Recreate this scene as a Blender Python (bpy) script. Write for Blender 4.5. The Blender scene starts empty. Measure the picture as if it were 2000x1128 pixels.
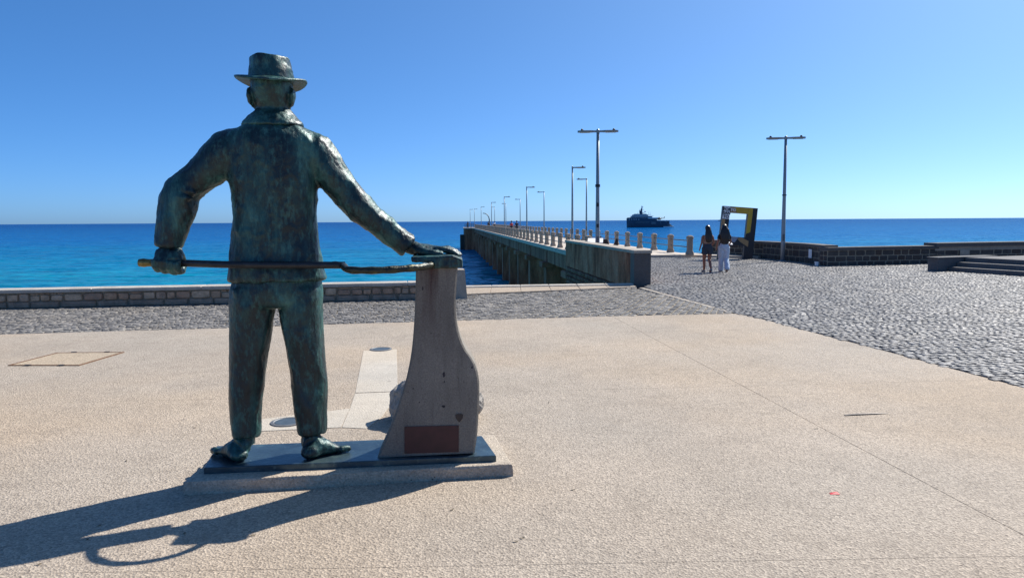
import bpy, math, random
import numpy as np
from mathutils import Vector, Matrix, noise as mnoise

random.seed(7); np.random.seed(7)
SC = bpy.context.scene
C = SC.collection
R = math.radians

# ------------------------------------------------------------------ camera
FPX, CAMH, HC, ROLL = 1450.0, 1.75, 431.5, math.atan(13/2000)
PITCH = math.atan((564-HC)/FPX)
FW = Vector((0, math.cos(PITCH), -math.sin(PITCH)))
_r0 = Vector((1, 0, 0)); _u0 = Vector((0, math.sin(PITCH), math.cos(PITCH)))
RT = _r0*math.cos(ROLL)-_u0*math.sin(ROLL)
UP = _u0*math.cos(ROLL)+_r0*math.sin(ROLL)
cam = bpy.data.cameras.new('camera'); camo = bpy.data.objects.new('camera', cam); C.objects.link(camo)
m = Matrix((RT, UP, -FW)).transposed().to_4x4(); m.translation = (0, 0, CAMH)
camo.matrix_world = m
cam.sensor_fit = 'HORIZONTAL'; cam.sensor_width = 36; cam.lens = 36*FPX/2000
cam.clip_start = 0.05; cam.clip_end = 90000
SC.camera = camo
SC.render.resolution_x = 1024; SC.render.resolution_y = 577

# ------------------------------------------------------------------ light
SUN_AZ, SUN_EL = R(48), R(43)          # azimuth clockwise from +Y
SUND = Vector((math.sin(SUN_AZ)*math.cos(SUN_EL), math.cos(SUN_AZ)*math.cos(SUN_EL), math.sin(SUN_EL)))
W = bpy.data.worlds.new('World'); SC.world = W; W.use_nodes = True
nt = W.node_tree; nt.nodes.clear()
sky = nt.nodes.new('ShaderNodeTexSky'); sky.sky_type = 'NISHITA'; sky.sun_disc = False
sky.sun_elevation = SUN_EL; sky.sun_rotation = SUN_AZ
sky.altitude = 0; sky.air_density = 0.35; sky.dust_density = 1.0; sky.ozone_density = 8.0
gm = nt.nodes.new('ShaderNodeGamma'); gm.inputs[1].default_value = 0.7
hs = nt.nodes.new('ShaderNodeHueSaturation'); hs.inputs['Saturation'].default_value = 1.26
tn = nt.nodes.new('ShaderNodeMix'); tn.data_type = 'RGBA'; tn.blend_type = 'MULTIPLY'; tn.inputs[0].default_value = 1; tn.inputs[7].default_value = (1.01, 1.41, 1.60, 1)
bgd = nt.nodes.new('ShaderNodeBackground'); bgd.inputs['Strength'].default_value = 0.132
wo = nt.nodes.new('ShaderNodeOutputWorld')
nt.links.new(sky.outputs[0], gm.inputs[0]); nt.links.new(gm.outputs[0], hs.inputs['Color']); nt.links.new(hs.outputs[0], tn.inputs[6]); nt.links.new(tn.outputs[2], bgd.inputs[0]); nt.links.new(bgd.outputs[0], wo.inputs[0])
sl = bpy.data.lights.new('sun', 'SUN'); sl.energy = 5.0; sl.angle = R(0.53); sl.color = (1.0, 0.95, 0.87)
so = bpy.data.objects.new('sun', sl); C.objects.link(so); so.rotation_euler = SUND.to_track_quat('Z', 'Y').to_euler(); so.location = (20, 20, 30)
vs = SC.view_settings; vs.view_transform = 'Standard'; vs.look = 'None'; vs.gamma = 1; vs.exposure = 0.56; vs.use_curve_mapping = False

# ------------------------------------------------------------------ helpers
def ray(x, y): return FW+RT*((x-1000)/FPX)+UP*((564-y)/FPX)
def G(x, y, z=0.0):
    d = ray(x, y); t = (z-CAMH)/d.z; return Vector((0, 0, CAMH))+d*t
def PY(x, y, Y):
    d = ray(x, y); return Vector((0, 0, CAMH))+d*(Y/d.y)

class MB:
    def __init__(s): s.v = []; s.f = []
    def add(s, vs_, fs_):
        k = len(s.v); s.v += [tuple(p) for p in vs_]; s.f += [tuple(i+k for i in f) for f in fs_]; return s
    def box(s, c, size, rz=0.0, M=None):
        hx, hy, hz = size[0]/2, size[1]/2, size[2]/2
        P = [Vector((x, y, z)) for z in (-hz, hz) for y in (-hy, hy) for x in (-hx, hx)]
        Q = Matrix.Rotation(rz, 3, 'Z') if M is None else M
        P = [Q@p+Vector(c) for p in P]
        return s.add(P, [(0, 2, 3, 1), (4, 5, 7, 6), (0, 1, 5, 4), (2, 6, 7, 3), (0, 4, 6, 2), (1, 3, 7, 5)])
    def prism(s, poly, z0, z1, bev=0.0):
        a = sum(poly[i][0]*poly[(i+1) % len(poly)][1]-poly[(i+1) % len(poly)][0]*poly[i][1] for i in range(len(poly)))
        if a < 0: poly = poly[::-1]
        n = len(poly)
        if bev:
            cx = sum(p[0] for p in poly)/n; cy = sum(p[1] for p in poly)/n
            ins = inset(poly, bev)
            P = [(p[0], p[1], z0) for p in poly]+[(p[0], p[1], z1-bev) for p in poly]+[(p[0], p[1], z1) for p in ins]
            F = [tuple(range(n-1, -1, -1)), tuple(range(2*n, 3*n))]
            for L in (0, n):
                F += [(L+i, L+(i+1) % n, L+n+(i+1) % n, L+n+i) for i in range(n)]
        else:
            P = [(p[0], p[1], z0) for p in poly]+[(p[0], p[1], z1) for p in poly]
            F = [tuple(range(n-1, -1, -1)), tuple(range(n, 2*n))]
            F += [(i, (i+1) % n, n+(i+1) % n, n+i) for i in range(n)]
        return s.add(P, F)
    def tube(s, pts, rads, n=10, ref=None, cap=True, power=1.0):
        pts = [Vector(p) for p in pts]; m_ = len(pts); V = []; F = []
        prev = None
        for i, p in enumerate(pts):
            t = (pts[min(i+1, m_-1)]-pts[max(i-1, 0)]).normalized()
            rf = Vector(ref) if ref is not None else (prev if prev is not None else (Vector((1, 0, 0)) if abs(t.z) > .7 else Vector((0, 0, 1))))
            a = (rf-t*rf.dot(t)).normalized(); b = t.cross(a); prev = a
            r = rads[i] if isinstance(rads, (list, tuple)) else rads
            ra, rb = r if isinstance(r, (list, tuple)) else (r, r)
            for k in range(n):
                th = 2*math.pi*k/n; cc, ss = math.cos(th), math.sin(th)
                if power != 1.0:
                    cc = math.copysign(abs(cc)**power, cc); ss = math.copysign(abs(ss)**power, ss)
                V.append(p+a*(ra*cc)+b*(rb*ss))
        for i in range(m_-1):
            for k in range(n):
                F.append((i*n+k, i*n+(k+1) % n, (i+1)*n+(k+1) % n, (i+1)*n+k))
        if cap: F += [tuple(range(n-1, -1, -1)), tuple(range((m_-1)*n, m_*n))]
        return s.add(V, F)
    def ball(s, c, r, n=12, m_=8, M=None):
        if not isinstance(r, (list, tuple)): r = (r, r, r)
        V = []; F = []
        for j in range(1, m_):
            ph = math.pi*j/m_
            for k in range(n):
                th = 2*math.pi*k/n
                V.append(Vector((r[0]*math.sin(ph)*math.cos(th), r[1]*math.sin(ph)*math.sin(th), r[2]*math.cos(ph))))
        V += [Vector((0, 0, r[2])), Vector((0, 0, -r[2]))]
        if M is not None: V = [M@v for v in V]
        V = [v+Vector(c) for v in V]
        for j in range(m_-2):
            for k in range(n): F.append((j*n+k, (j+1)*n+k, (j+1)*n+(k+1) % n, j*n+(k+1) % n))
        T = (m_-1)*n
        for k in range(n): F.append((T, k, (k+1) % n)); F.append((T+1, (m_-2)*n+(k+1) % n, (m_-2)*n+k))
        return s.add(V, F)
    def lathe(s, prof, c=(0, 0, 0), n=16, M=None):
        V = []; F = []
        for (r, z) in prof:
            for k in range(n):
                th = 2*math.pi*k/n; p = Vector((r*math.cos(th), r*math.sin(th), z))
                V.append((M@p if M is not None else p)+Vector(c))
        for i in range(len(prof)-1):
            for k in range(n): F.append((i*n+k, i*n+(k+1) % n, (i+1)*n+(k+1) % n, (i+1)*n+k))
        F += [tuple(range(n-1, -1, -1)), tuple(range((len(prof)-1)*n, len(prof)*n))]
        return s.add(V, F)
    def mesh(s, name):
        me = bpy.data.meshes.new(name); me.from_pydata([tuple(v) for v in s.v], [], s.f); me.update(); return me
    def build(s, name, mat, parent=None, smooth=False, loc=None):
        me = s.mesh(name); return link(name, me, mat, parent, smooth, loc)

def inset(poly, d):
    n = len(poly); out = []
    for i in range(n):
        p0, p1, p2 = Vector(poly[i-1][:2]), Vector(poly[i][:2]), Vector(poly[(i+1) % n][:2])
        e1 = (p1-p0).normalized(); e2 = (p2-p1).normalized()
        n1 = Vector((-e1.y, e1.x)); n2 = Vector((-e2.y, e2.x)); b = (n1+n2)
        b = b.normalized()*(d/max(.35, b.normalized().dot(n1))) if b.length > 1e-6 else n1*d
        out.append((p1.x+b.x, p1.y+b.y))
    return out

def link(name, me, mat, parent=None, smooth=False, loc=None):
    o = bpy.data.objects.new(name, me); C.objects.link(o)
    if mat is not None and not me.materials: me.materials.append(mat)
    if smooth and len(me.polygons): me.polygons.foreach_set('use_smooth', [True]*len(me.polygons))
    if parent is not None: o.parent = parent
    if loc is not None: o.location = loc
    return o
def tag(o, label, cat, group=None):
    o['label'] = label; o['category'] = cat
    if group: o['group'] = group
    return o
def struct(o): o['kind'] = 'structure'; return o
def empty(name, loc=(0, 0, 0), rz=0.0):
    o = bpy.data.objects.new(name, None); C.objects.link(o); o.location = loc; o.rotation_euler = (0, 0, rz); o.empty_display_size = .2; return o
def copy_tree(o, parent=None):
    c = o.copy(); C.objects.link(c); c.parent = parent
    for ch in [x for x in o.children]: copy_tree(ch, c)
    return c

def remesh(name, mb, voxel, smooth=4, fac=.5):
    me = mb.mesh(name+'_raw'); o = bpy.data.objects.new(name+'_raw', me); C.objects.link(o)
    md = o.modifiers.new('r', 'REMESH'); md.mode = 'VOXEL'; md.voxel_size = voxel
    if smooth:
        ms = o.modifiers.new('s', 'SMOOTH'); ms.iterations = smooth; ms.factor = fac
    dg = bpy.context.evaluated_depsgraph_get(); ev = o.evaluated_get(dg)
    out = bpy.data.meshes.new_from_object(ev); out.name = name
    bpy.data.objects.remove(o); bpy.data.meshes.remove(me)
    out.materials.clear()
    return out
def displace(me, fn):
    n = len(me.vertices); co = np.empty(n*3); me.vertices.foreach_get('co', co); co = co.reshape(-1, 3)
    no = np.empty(n*3); me.vertex_normals.foreach_get('vector', no); no = no.reshape(-1, 3)
    d = np.array([fn(Vector(p), Vector(q)) for p, q in zip(co, no)])
    co = co+no*d[:, None]; me.vertices.foreach_set('co', co.ravel()); me.update()
def nz(p, s, o=0.0): return mnoise.noise(Vector((p[0]*s+o, p[1]*s+o*1.7, p[2]*s-o)))

# ------------------------------------------------------------------ materials
class Mt:
    def __init__(s, name, rough=.6, metal=0.0, spec=.5):
        s.m = bpy.data.materials.new(name); s.m.use_nodes = True; s.t = s.m.node_tree
        s.b = s.t.nodes['Principled BSDF']; s.b.inputs['Roughness'].default_value = rough; s.b.inputs['Metallic'].default_value = metal
        s.b.inputs['Specular IOR Level'].default_value = spec
        s.geo = s.t.nodes.new('ShaderNodeTexCoord')
    def n(s, typ, **kw):
        nd = s.t.nodes.new(typ)
        for k, v in kw.items(): setattr(nd, k, v)
        return nd
    def L(s, a, b): s.t.links.new(a, b)
    def coord(s, scale=(1, 1, 1), world=True):
        mp = s.n('ShaderNodeMapping'); mp.inputs['Scale'].default_value = scale
        if world:
            g = s.n('ShaderNodeNewGeometry'); s.L(g.outputs['Position'], mp.inputs[0])
        else: s.L(s.geo.outputs['Object'], mp.inputs[0])
        return mp.outputs[0]
    def noise(s, scale, detail=4, rough=.55, co=None, dist=0):
        nd = s.n('ShaderNodeTexNoise'); nd.inputs['Scale'].default_value = scale; nd.inputs['Detail'].default_value = detail
        nd.inputs['Roughness'].default_value = rough; nd.inputs['Distortion'].default_value = dist
        s.L(co if co is not None else s.coord(), nd.inputs['Vector']); return nd.outputs[0]
    def voro(s, scale, feature='F1', co=None, out=0, rnd=1.0):
        nd = s.n('ShaderNodeTexVoronoi', feature=feature); nd.inputs['Scale'].default_value = scale; nd.inputs['Randomness'].default_value = rnd
        s.L(co if co is not None else s.coord(), nd.inputs['Vector']); return nd.outputs[out]
    def ramp(s, fac, stops, interp='LINEAR'):
        nd = s.n('ShaderNodeValToRGB'); cr = nd.color_ramp; cr.interpolation = interp
        while len(cr.elements) < len(stops): cr.elements.new(.5)
        for e, (p, c) in zip(cr.elements, stops):
            e.position = p; e.color = (*c, 1) if len(c) == 3 else c
        s.L(fac, nd.inputs[0]); return nd.outputs[0]
    def mix(s, fac, a, b, mode='MIX'):
        nd = s.n('ShaderNodeMix', data_type='RGBA', blend_type=mode); nd.clamp_factor = True
        for i, v in ((0, fac), (6, a), (7, b)):
            if isinstance(v, (int, float)): nd.inputs[i].default_value = v
            elif isinstance(v, tuple): nd.inputs[i].default_value = (*v, 1)
            else: s.L(v, nd.inputs[i])
        return nd.outputs[2]
    def math(s, op, a, b=0.0, c=None):
        nd = s.n('ShaderNodeMath', operation=op)
        for i, v in enumerate((a, b, c)):
            if v is None: continue
            if isinstance(v, (int, float)): nd.inputs[i].default_value = v
            else: s.L(v, nd.inputs[i])
        return nd.outputs[0]
    def rnd(s):
        g = s.n('ShaderNodeNewGeometry'); o = s.n('ShaderNodeObjectInfo')
        return s.math('FRACT', s.math('ADD', g.outputs['Random Per Island'], o.outputs['Random']))
    def col(s, c):
        if isinstance(c, tuple): s.b.inputs['Base Color'].default_value = (*c, 1)
        else: s.L(c, s.b.inputs['Base Color'])
        return s
    def rough(s, r): s.L(r, s.b.inputs['Roughness']); return s
    def bump(s, h, dist=.01, strength=1.0):
        nd = s.n('ShaderNodeBump'); nd.inputs['Distance'].default_value = dist; nd.inputs['Strength'].default_value = strength
        s.L(h, nd.inputs['Height'])
        if s.b.inputs['Normal'].is_linked: s.L(s.b.inputs['Normal'].links[0].from_socket, nd.inputs['Normal'])
        s.L(nd.outputs[0], s.b.inputs['Normal']); return s

def mat_plain(name, c, rough=.6, metal=0., var=.15, scale=20, bump=.0):
    t = Mt(name, rough, metal); n_ = t.noise(scale, 5)
    lo = tuple(x*(1-var) for x in c); hi = tuple(min(1, x*(1+var)) for x in c)
    t.col(t.ramp(n_, [(.3, lo), (.7, hi)]))
    if bump: t.bump(n_, bump)
    return t.m

def mat_aggregate(name, base, dark, grain=1.0):
    t = Mt(name, .85, 0, .3)
    v = t.voro(75, out=1); v2 = t.voro(150, out=1); big = t.noise(.55, 5, .6); mid = t.noise(3.2, 5, .65); pit = t.noise(55, 4, .75)
    c1 = t.ramp(big, [(.3, tuple(x*.88 for x in base)), (.7, tuple(min(1, x*1.08) for x in base))])
    zone = t.noise(.23, 3, .5); c1 = t.mix(1, c1, t.ramp(zone, [(.35, (1.06, 1.0, .92)), (.5, (1, 1, 1)), (.65, (.94, .97, 1.0))]), 'MULTIPLY')
    gr = [(0, (.50, .47, .45)), (.22, (.80, .78, .76)), (.6, (1.08, 1.06, 1.03)), (1, (1.42, 1.40, 1.36))]
    c2 = t.mix(grain, c1, t.mix(1, c1, t.ramp(v, gr), 'MULTIPLY'))
    c2 = t.mix(.6*grain, c2, t.mix(1, c2, t.ramp(v2, gr), 'MULTIPLY'))
    c2 = t.mix(t.ramp(pit, [(.60, (0, 0, 0)), (.70, (.75*grain,)*3)]), c2, tuple(x*.35 for x in dark))
    c2 = t.mix(t.ramp(mid, [(.50, (0, 0, 0)), (.80, (.40, .40, .40))]), c2, dark)
    sel = t.math('LESS_THAN', t.voro(22, out=0), .10); spar = t.math('GREATER_THAN', t.noise(7, 2), .55)
    c2 = t.mix(t.math('MULTIPLY', t.math('MULTIPLY', sel, spar), .85), c2, (.04, .035, .03))
    gum = t.math('MULTIPLY', t.math('LESS_THAN', t.voro(1.15, out=0), .022), .6); c2 = t.mix(gum, c2, (.10, .09, .08))
    st = t.ramp(t.noise(.9, 7, .75), [(.60, (0, 0, 0)), (.72, (.35, .35, .35))]); c2 = t.mix(st, c2, tuple(x*.8 for x in dark))
    t.col(c2)
    t.bump(t.voro(75, out=0), .008, .7*grain+.1).bump(pit, .006, .5).bump(t.noise(5, 4), .012, .25)
    return t.m

M_PLAZA = mat_aggregate('aggregate_concrete', (.36, .309, .254), (.205, .166, .128), .85)
M_PATCH = mat_aggregate('cement_patch', (.46, .42, .36), (.31, .27, .22), .35)
def mk_sand():
    t = Mt('joint_sand', .95, 0, .2); n_ = t.noise(60, 4)
    t.col(t.ramp(n_, [(.3, (.10, .085, .065)), (.7, (.22, .19, .14))])); t.bump(n_, .004); return t.m
M_SAND = mk_sand()
def mk_mortar(name, a, b):
    t = Mt(name, .95, 0, .2); n_ = t.noise(25, 5)
    t.col(t.ramp(n_, [(.3, a), (.7, b)])); t.bump(n_, .006); return t.m
M_MORTAR = mk_mortar('light_mortar', (.20, .165, .12), (.34, .29, .22))
M_JOINT = mk_mortar('dark_joint', (.06, .05, .04), (.12, .10, .08))
def mk_cobble(name, a, b, c, rough):
    t = Mt(name, rough, 0, .2); r = t.rnd(); n_ = t.noise(45, 5, .6)
    base = t.ramp(r, [(0, a), (.45, b), (.8, c), (1, tuple(x*1.3 for x in c))])
    base = t.mix(t.math('MULTIPLY', n_, .55), base, (.05, .05, .055))
    big = t.noise(.7, 4)
    base = t.mix(t.ramp(big, [(.5, (0, 0, 0)), (.75, (.30, .30, .30))]), base, (.24, .20, .15))
    t.col(base); t.bump(t.noise(38, 4), .008, .7)
    t.rough(t.ramp(n_, [(.3, (rough-.12,)*3), (.7, (rough+.15,)*3)])); return t.m
M_COB = mk_cobble('basalt_cobble', (.13, .124, .12), (.215, .203, .19), (.30, .28, .255), .52)
M_COB2 = mk_cobble('strip_cobble', (.125, .118, .11), (.195, .182, .166), (.26, .24, .215), .65)
def mk_stone(name, cols, rough=.85, vs_=6, bump=.012, stain=(.10, .085, .07)):
    t = Mt(name, rough, 0, .35); r = t.rnd(); k = len(cols)
    base = t.ramp(r, [(i/(k-1), c) for i, c in enumerate(cols)])
    n_ = t.noise(vs_, 7, .65); base = t.mix(t.ramp(n_, [(.42, (0, 0, 0)), (.7, (.6, .6, .6))]), base, stain)
    n2 = t.noise(40, 4); base = t.mix(1, base, t.ramp(n2, [(.25, (.75, .75, .75)), (.75, (1.15, 1.15, 1.15))]), 'MULTIPLY')
    t.col(base); t.bump(t.noise(14, 7, .7), bump); return t.m
M_WSTONE = mk_stone('tan_wall_stone', [(.52, .345, .22), (.60, .43, .29), (.42, .265, .18), (.55, .34, .21), (.52, .385, .28)])
M_RSTONE = mk_stone('rough_brown_stone', [(.17, .07, .04), (.28, .135, .08), (.22, .10, .055), (.36, .19, .12)], bump=.02, stain=(.08, .03, .018))
M_BSTONE = mk_stone('grey_block_stone', [(.38, .255, .18), (.44, .305, .215), (.39, .27, .195)])
M_BASALT = mk_stone('dark_basalt', [(.06, .052, .047), (.10, .088, .078), (.085, .058, .045), (.065, .062, .06)], stain=(.035, .03, .03))
M_COPING = mk_stone('pale_coping', [(.44, .40, .345), (.49, .45, .39), (.40, .365, .32)], stain=(.24, .205, .17), vs_=3)
M_DCOPING = mk_stone('dark_coping', [(.10, .095, .09), (.13, .12, .115), (.085, .08, .08)])
M_CONC = mk_stone('weathered_concrete', [(.35, .30, .245), (.40, .35, .285), (.32, .27, .225)], vs_=2.5, stain=(.21, .17, .135))
M_STEP = mk_stone('dark_step_stone', [(.13, .125, .125), (.16, .155, .15), (.115, .11, .11)], vs_=3, stain=(.08, .075, .075))

def mk_plaster():
    t = Mt('stained_plaster', .9, 0, .25)
    n1 = t.noise(1.0, 6, .65, t.coord((1.6, 1.6, .5))); n2 = t.noise(9, 6, .7); n3 = t.noise(1.4, 4)
    c = t.ramp(n1, [(.30, (.07, .020, .009)), (.45, (.40, .125, .058)), (.64, (.56, .25, .15))])
    c = t.mix(t.ramp(n3, [(.5, (0, 0, 0)), (.7, (.5, .5, .5))]), c, (.20, .065, .03))
    c = t.mix(1, c, t.ramp(n2, [(.3, (.7, .7, .7)), (.7, (1.15, 1.15, 1.15))]), 'MULTIPLY')
    t.col(c); t.bump(n2, .012); return t.m
M_PLASTER = mk_plaster()
def mk_pier():
    t = Mt('pier_concrete', .9, 0, .25)
    n1 = t.noise(1.0, 6, .65, t.coord((1.2, 1.2, .25))); n2 = t.noise(6, 6, .7)
    c = t.ramp(n1, [(.3, (.085, .030, .016)), (.52, (.32, .135, .075)), (.72, (.48, .25, .16))])
    c = t.mix(t.ramp(n2, [(.5, (0, 0, 0)), (.75, (.6, .6, .6))]), c, (.10, .07, .055))
    t.col(c); t.bump(n2, .02); return t.m
M_PIER = mk_pier()
M_DECK = mat_plain('deck_concrete', (.48, .41, .335), .9, var=.12, scale=1.5)
M_POSTC = mk_stone('railing_post_concrete', [(.40, .32, .245), (.46, .37, .285), (.35, .275, .215)], vs_=5, stain=(.2, .17, .14))
M_RAIL = mat_plain('galvanised_rail', (.13, .14, .15), .5, .6)
def mk_bronze():
    t = Mt('patinated_bronze', .4, .2, .5)
    co = t.coord((1, 1, .45)); n1 = t.noise(4.5, 8, .68, co, .4); n2 = t.noise(24, 6, .72, co); n3 = t.noise(1.6, 3); n4 = t.noise(1.0, 5, .6, t.coord((14, 14, 1.2)))
    c = t.ramp(n1, [(.34, (.006, .011, .014)), (.48, (.010, .025, .028)), (.58, (.015, .064, .061)), (.73, (.068, .20, .17))])
    c = t.mix(t.ramp(n2, [(.50, (0, 0, 0)), (.66, (.7, .7, .7))]), c, t.mix(n1, (.011, .05, .05), (.10, .28, .24)))
    c = t.mix(t.ramp(n4, [(.52, (0, 0, 0)), (.68, (.5, .5, .5))]), c, (.02, .082, .074))
    c = t.mix(t.ramp(n3, [(.5, (0, 0, 0)), (.68, (.5, .5, .5))]), c, (.010, .018, .024))
    t.col(c); t.rough(t.ramp(n2, [(.35, (.32,)*3), (.65, (.55,)*3)]))
    t.bump(t.noise(15, 6, .62, t.coord((1, 1, .5))), .016, .7).bump(t.noise(45, 3, .6, t.coord((1, 1, .6))), .003, .7); return t.m
M_BRONZE = mk_bronze()
def mk_plate():
    t = Mt('bronze_plate', .34, .5, .5); n1 = t.noise(4, 6, .6); n2 = t.noise(18, 5, .7)
    c = t.ramp(n1, [(.35, (.03, .05, .065)), (.6, (.06, .10, .12)), (.8, (.16, .24, .22))])
    c = t.mix(t.ramp(n2, [(.58, (0, 0, 0)), (.75, (.6, .6, .6))]), c, (.22, .30, .27))
    t.col(c); t.bump(n2, .003); return t.m
M_PLATE = mk_plate()
def mk_rod():
    t = Mt('worn_rod_bronze', .38, .5, .5); n1 = t.noise(9, 5, .6)
    t.col(t.ramp(n1, [(.4, (.022, .024, .02)), (.58, (.05, .052, .03)), (.72, (.17, .15, .05))]))
    t.bump(t.noise(30, 5), .012); return t.m
M_ROD = mk_rod()
M_RODD = mat_plain('dark_rod_bronze', (.025, .026, .028), .45, .3, .4, 15, .006)
M_GOLD = mat_plain('rubbed_brass', (.20, .15, .05), .4, .6, .5, 30, .004)
def mk_post():
    t = Mt('post_stone', .85, 0, .3); n1 = t.noise(2.2, 6, .6); sp = t.noise(34, 4, .7)
    st = t.noise(1.0, 5, .6, t.coord((16, 16, 1.4)))
    c = t.ramp(n1, [(.3, (.175, .155, .13)), (.7, (.235, .212, .178))])
    c = t.mix(t.ramp(sp, [(.66, (0, 0, 0)), (.72, (.75, .75, .75))]), c, (.09, .075, .07))
    g = t.n('ShaderNodeNewGeometry'); sx = t.n('ShaderNodeSeparateXYZ'); t.L(g.outputs['Position'], sx.inputs[0])
    mr = t.n('ShaderNodeMapRange'); mr.inputs[1].default_value = .85; mr.inputs[2].default_value = 1.4; t.L(sx.outputs[2], mr.inputs[0])
    dx = t.math('ABSOLUTE', t.math('ADD', sx.outputs[0], .53)); mx = t.n('ShaderNodeMapRange'); mx.inputs[1].default_value = .15; mx.inputs[2].default_value = .02; t.L(dx, mx.inputs[0])
    f = t.math('MULTIPLY', t.math('MULTIPLY', mr.outputs[0], mx.outputs[0]), t.ramp(st, [(.36, (0, 0, 0)), (.6, (1, 1, 1))]))
    c = t.mix(t.math('MULTIPLY', f, .9), c, (.06, .022, .02))
    c = t.mix(t.math('MULTIPLY', t.ramp(t.noise(1.0, 6, .7, t.coord((7, 7, .8))), [(.52, (0, 0, 0)), (.72, (.6, .6, .6))]), .8), c, (.075, .062, .055))
    c = t.mix(1, c, t.ramp(t.noise(120, 3, .7), [(.3, (.7, .7, .7)), (.7, (1.25, 1.25, 1.25))]), 'MULTIPLY')
    t.col(c); t.bump(t.noise(60, 5, .7), .004); return t.m
M_POST = mk_post()
M_PLAQUE = mat_plain('red_brown_plaque', (.05, .013, .015), .5, .1, .25, 12)
M_EMB = mat_plain('dark_emblem', (.05, .04, .038), .5, .5)
M_CHIP = mat_plain('dark_chip', (.035, .03, .035), .9)
M_ROCK = mk_stone('boulder_rock', [(.36, .33, .29), (.40, .37, .33)], vs_=4, bump=.03, stain=(.2, .17, .14))
M_STEEL = mat_plain('lamp_ring_steel', (.16, .165, .17), .6, .3)
M_GLASS = mat_plain('lamp_glass', (.055, .075, .09), .5, 0, .2)
M_RUST = mat_plain('rusty_steel', (.20, .11, .06), .8, .4, .4, 40)
M_LID = mat_aggregate('lid_concrete', (.40, .325, .24), (.24, .18, .125), .8)
M_LAMP = mat_plain('grey_lamp_paint', (.27, .30, .32), .45, .3, .1)
M_LAMPL = mat_plain('lamp_lens', (.52, .50, .44), .4)
M_BLACK = mat_plain('black_paint', (.018, .018, .022), .5)
M_YEL = mat_plain('ochre_yellow_paint', (.55, .34, .03), .55)
M_TAN = mat_plain('tan_paint', (.42, .24, .10), .55)
M_WHITE = mat_plain('white_paint', (.78, .78, .78), .5, var=.04)
M_GREYB = mat_plain('grey_blue_paint', (.30, .33, .40), .55)
M_RED = mat_plain('red_plastic', (.6, .03, .03), .4)
M_SKIN = mat_plain('tan_skin', (.28, .125, .075), .5, var=.1)
M_SKIN2 = mat_plain('brown_skin', (.30, .12, .07), .5, var=.1)
M_HAIR = mat_plain('dark_brown_hair', (.018, .011, .009), .4, var=.5, scale=50)
M_DENIMD = mat_plain('dark_denim', (.035, .045, .06), .85, var=.3, scale=60)
M_DENIML = mat_plain('light_blue_denim', (.48, .56, .66), .85, var=.2, scale=25)
M_TOPB = mat_plain('beige_top', (.36, .22, .155), .8)
M_TOPD = mat_plain('dark_top', (.02, .02, .024), .8)
M_SHOE = mat_plain('grey_shoe', (.25, .24, .23), .7)
M_NAVY = mat_plain('navy_hull', (.03, .06, .10), .35)
M_YGLASS = mat_plain('yacht_glass', (.10, .13, .16), .3)
M_DWIN = mat_plain('dull_white_deck', (.8, .82, .84), .4)

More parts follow.
